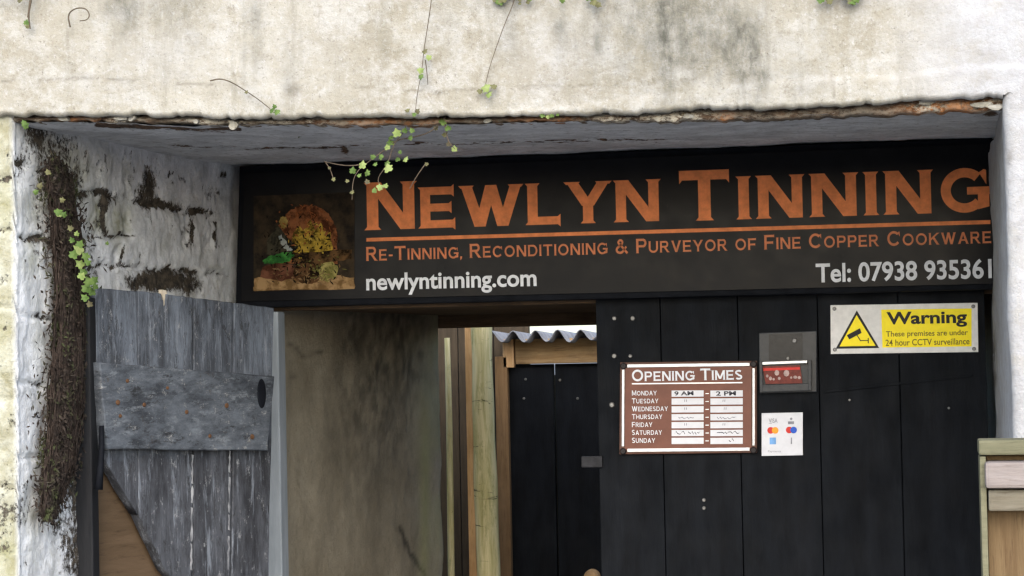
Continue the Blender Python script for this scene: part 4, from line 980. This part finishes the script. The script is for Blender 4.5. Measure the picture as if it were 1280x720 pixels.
def vine(label, stems, leaves, loc, grp, rad=.0009, name='ivy_vine', cat='ivy'):
    """stems: lists of (px,py,Y); leaves: (px,py,Y,size_px,kind)"""
    t_ = thing(name, label, cat, loc, grp)
    if stems:
        m = MB()
        for s_ in stems:
            pts = smooth([on(a, b, Y) + Vector((random.uniform(-.002, .002), 0, 0)) for a, b, Y in s_])
            m.tube(pts, [rad * (1.15 - .5 * i / len(pts)) for i in range(len(pts))], 6)
        m.build('stem', M_STEM, t_)
    for kind, mat in ((0, M_LEAF), (1, M_LEAFL), (2, M_LEAFB)):
        m = MB()
        for a, b, Y, sz, kd in leaves:
            if kd != kind: continue
            leaf_into(m, on(a, b, Y), sz * Y / FPX * .80, Vector((random.uniform(-.5, .5), -1, random.uniform(-.1, .7))), random.uniform(2.2, 4.1) if random.random() < .75 else random.uniform(0, 6))
        if m.v: m.build('leaves', mat, t_)
    return t_
G1 = 'ivy strands over the lintel face'
Yv = YF - .018
vine('long ivy strand with two small leaves hanging down the lintel above the first letters', [[(541, -30, Yv), (540, 0, Yv), (534, 30, Yv), (531, 62, Yv), (527, 90, Yv), (522, 118, Yv), (519, 140, Yv)], [(531, 75, Yv), (534, 98, Yv), (536, 106, Yv)]],
     [(531, 64, Yv - .005, 9, 2), (536, 72, Yv - .006, 9, 1), (526, 88, Yv - .005, 10, 1), (526, 96, Yv - .005, 9, 0), (522, 139, Yv, 8, 2), (509, 138, Yv, 8, 2), (518, 143, Yv - .003, 7, 0)], on(530, 70, Yv), G1)
vine('short ivy strand ending in one bright yellow green leaf on the lintel', [[(650, -30, Yv), (643, 2, Yv), (630, 30, Yv), (619, 60, Yv), (611, 85, Yv), (606, 108, Yv)]],
     [(607, 110, Yv - .006, 14, 1), (611, 118, Yv - .008, 10, 1), (600, 114, Yv - .003, 9, 2), (617, 108, Yv - .003, 10, 2)], on(607, 110, Yv), G1)
vine('pale dry twig hanging at the top left of the lintel', [[(40, -25, Yv), (38, -5, Yv), (35, 18, Yv), (38, 36, Yv)], [(38, 0, Yv), (34, 22, Yv)]],
     [(33, 28, Yv - .003, 9, 0), (34, 33, Yv - .003, 7, 2), (25, 0, Yv - .002, 10, 2)], on(35, 10, Yv), G1, .0020, 'dry_twig', 'twig')
vine('brown curled twig loop stuck to the lintel near its top left', [[(88, 34, Yv), (85, 18, Yv), (94, 10, Yv), (106, 10, Yv), (112, 18, Yv), (109, 25, Yv), (100, 26, Yv)]], [], on(98, 20, Yv), G1, .0014, 'dry_twig', 'twig')
vine('thin bent twig running down to a leaf tuft at the lintel edge', [[(262, 101, Yv), (275, 98, Yv), (290, 103, Yv), (305, 113, Yv), (322, 124, Yv), (338, 136, Yv)]],
     [(340, 138, Yv - .004, 9, 0), (346, 140, Yv - .004, 10, 0), (343, 133, Yv - .004, 7, 0), (308, 115, Yv - .002, 6, 2)], on(300, 110, Yv), G1, .0012, 'dry_twig', 'twig')
# tangle hanging in front of the sign
Yc = YF + .03
st = [[(556, 146, Yc), (540, 165, Yc), (515, 172, Yc + .02), (495, 175, Yc + .02), (478, 190, Yc + .03), (458, 205, Yc + .03), (448, 212, Yc + .03), (440, 225, Yc + .03), (440, 250, Yc + .03)],
      [(556, 146, Yc), (556, 165, Yc), (560, 178, Yc), (568, 186, Yc)], [(510, 150, Yc), (505, 165, Yc + .01), (492, 180, Yc + .02), (484, 205, Yc + .02), (470, 225, Yc + .02), (480, 236, Yc + .02)],
      [(532, 204, Yc + .03), (520, 222, Yc + .03), (512, 236, Yc + .03)], [(406, 202, Yc + .04), (412, 212, Yc + .04), (417, 224, Yc + .04)], [(458, 205, Yc + .03), (432, 208, Yc + .03), (406, 202, Yc + .04)]]
lv = [(496, 166, 13, 1), (506, 163, 9, 0), (488, 178, 11, 0), (484, 184, 9, 1), (476, 196, 9, 0), (453, 206, 12, 1), (441, 213, 10, 0), (459, 216, 10, 0), (485, 210, 14, 1), (484, 204, 9, 0), (497, 199, 8, 0), (507, 199, 9, 1), (466, 196, 8, 0), (475, 234, 10, 1), (482, 232, 8, 1), (468, 238, 8, 0), (459, 227, 8, 2),
      (440, 240, 7, 2), (554, 152, 12, 0), (560, 160, 10, 0), (556, 168, 9, 2), (568, 186, 9, 1), (561, 180, 8, 2), (513, 172, 8, 0), (545, 160, 7, 2), (533, 205, 6, 2), (417, 224, 6, 2), (412, 210, 5, 2), (434, 226, 6, 2), (489, 172, 8, 0), (469, 205, 7, 0), (500, 190, 6, 0), (449, 219, 7, 0), (515, 163, 8, 0)]
vine('leafy ivy tangle hanging off the lintel edge over the start of the copper title', st, [(a, b, Yc + random.uniform(-.02, .03), s_, k_) for a, b, s_, k_ in lv], on(490, 190, Yc), G1, .0011)
vine('pair of tiny green sprigs growing from the rusty lintel edge near its middle', [], [(678, 144, YF - .002, 8, 0), (690, 144, YF - .002, 7, 0), (685, 146, YF, 6, 1), (697, 143, YF, 5, 0)], on(685, 144, YF), G1, name='sprig', cat='sprig')
vine('lone small sprig on the grey underside of the lintel', [], [(378, 168, 3.95, 7, 0), (374, 170, 3.95, 5, 1)], on(378, 168, 3.95), G1, name='sprig', cat='sprig')
vine('dark tuft of leaves at the very top edge of the picture, right of centre', [], [(742, 2, Yv, 12, 2), (748, 6, Yv, 9, 2), (703, 0, Yv, 9, 0), (736, -4, Yv, 12, 0), (754, -6, Yv, 12, 0)], on(745, 0, Yv), G1, name='sprig', cat='sprig')
vine('dark mossy tuft at the top of the lintel above the long title', [], [(1040 + random.uniform(-16, 40), random.uniform(-14, 3), Yv, random.uniform(6, 11), random.choice((0, 2))) for _ in range(26)], on(1055, 0, Yv), G1, name='sprig', cat='sprig')
vine('dark mossy clump at the top of the lintel between the two hanging strands', [], [(640 + random.uniform(-22, 24), random.uniform(-14, 5) , Yv + .004, random.uniform(5, 9), random.choice((2, 2, 0))) for _ in range(30)], on(640, 0, Yv), G1, name='sprig', cat='sprig')

# ivy trunk matted on the corner of the reveal
pp0 = Vector((XL, YP, 0)); rvn = Vector((4.85 - YP, -(XLB - XL), 0)).normalized()
def onrev(px, py, d): return onplane(px, py, pp0 + rvn * d, rvn)
path = [(66, 206, 5), (70, 216, 9), (73, 230, 12), (77, 250, 14), (84, 300, 16), (87, 360, 17), (87, 420, 18), (84, 480, 19), (80, 530, 20), (74, 580, 18), (66, 615, 13), (60, 645, 6)]
IT = thing('wall_ivy', 'thick matted brown ivy trunk clinging to the left corner of the recess', 'ivy', onrev(90, 650, .02))
m = MB(); pts = []; rad = []
for t_ in np.linspace(0, len(path) - 1, 90):
    i = min(int(t_), len(path) - 2); f = t_ - i; q = [path[i][k_] * (1 - f) + path[i + 1][k_] * f for k_ in range(3)]
    pts.append(onrev(q[0], q[1], .0)); rad.append(q[2])
m.tube(pts, [r * .0027 for r in rad], 28)
V = np.array(m.v); ctr = np.repeat(np.array([p[:] for p in pts]), 28, 0)
dirv = V - ctr; kk = 1 + fbm(V * np.array([1, 1, .6]), 22, 5, 170) * 1.3 + fbm(V, 110, 3, 175) * .9
V = ctr + dirv * kk[:, None] * np.array([.32, 1.0, 1.0]); m.v = [tuple(v) for v in V]
m.build('root_mass', M_ROOT, IT)
m = MB()
for k_ in range(9000):
    t_ = random.uniform(0, len(path) - 1.01); i = int(t_); f = t_ - i; x, y, r = [path[i][j] * (1 - f) + path[i + 1][j] * f for j in range(3)]
    off = random.gauss(0, .72); x += off * r; y += random.gauss(0, 6)
    c_ = onrev(x, y, random.uniform(.002, .028) * math.exp(-off * off * .6) + .004)
    a_ = Vector((random.gauss(0, 1), random.gauss(0, 1), random.gauss(0, 1.6))).normalized(); b_ = a_.orthogonal().normalized(); L_ = random.uniform(.003, .010); w_ = random.uniform(.001, .0032)
    m.flat([c_ - a_ * L_, c_ + b_ * w_, c_ + a_ * L_, c_ - b_ * w_])
m.build('dead_growth', M_ROOT2, IT)
m = MB()
for k_ in range(190):
    off = random.uniform(-1, 1); a0 = random.uniform(0, 8); a1 = a0 + random.uniform(2, 6); q = []
    ph = random.uniform(0, 6)
    for t_ in np.linspace(a0, min(a1, len(path) - 1.01), 14):
        i = int(t_); f = t_ - i; x, y, r = [path[i][j] * (1 - f) + path[i + 1][j] * f for j in range(3)]
        q.append(onrev(x + (off + .25 * math.sin(t_ * 2 + ph)) * r * 1.0 + random.uniform(-1.2, 1.2), y, .022 * math.sqrt(max(0, 1.05 - off * off)) + .004))
    m.tube(q, [random.uniform(.0008, .0024)] * len(q), 5)
for k_ in range(120):
    t_ = random.uniform(0, len(path) - 1.01); i = int(t_); f = t_ - i; x, y, r = [path[i][j] * (1 - f) + path[i + 1][j] * f for j in range(3)]
    sg = random.choice((-1, 1)); x += sg * r * random.uniform(.6, 1.05); d0 = random.uniform(.01, .035); L_ = random.uniform(8, 34)
    q = [onrev(x + sg * random.uniform(0, 3) * u + random.uniform(-1, 1), y + L_ * u, d0 * (1 - .3 * u)) for u in np.linspace(0, 1, 6)]
    m.tube(q, [random.uniform(.0006, .0016)] * 6, 4)
m.build('fibres', M_ROOT, IT)
lv2 = [(98, 312, 16, 1), (92, 318, 14, 0), (107, 320, 13, 0), (100, 330, 14, 1), (110, 328, 10, 0), (73, 265, 12, 0), (80, 268, 9, 0), (74, 268, 8, 1), (32, 157, 10, 0), (30, 153, 8, 0), (111, 352, 15, 0), (118, 350, 13, 0), (108, 360, 15, 0), (102, 345, 12, 1), (115, 365, 12, 0), (100, 305, 12, 0), (90, 300, 9, 0), (104, 340, 12, 0), (106, 372, 12, 0), (112, 380, 10, 2), (45, 240, 8, 0), (78, 250, 8, 2), (50, 232, 9, 2), (96, 292, 8, 1), (119, 358, 10, 0), (88, 285, 9, 2), (60, 215, 9, 2), (134, 304, 6, 0)]
for kind, mat in ((0, M_LEAF), (1, M_LEAFL), (2, M_LEAFB)):
    m = MB()
    for a, b, s_, k_ in lv2:
        if k_ == kind: leaf_into(m, onrev(a, b, random.uniform(.05, .075)), s_ * 3.8 / FPX * .80, Vector((.7, -1, random.uniform(0, .6))), random.uniform(2, 4.3))
    m.build('leaves', mat, IT)
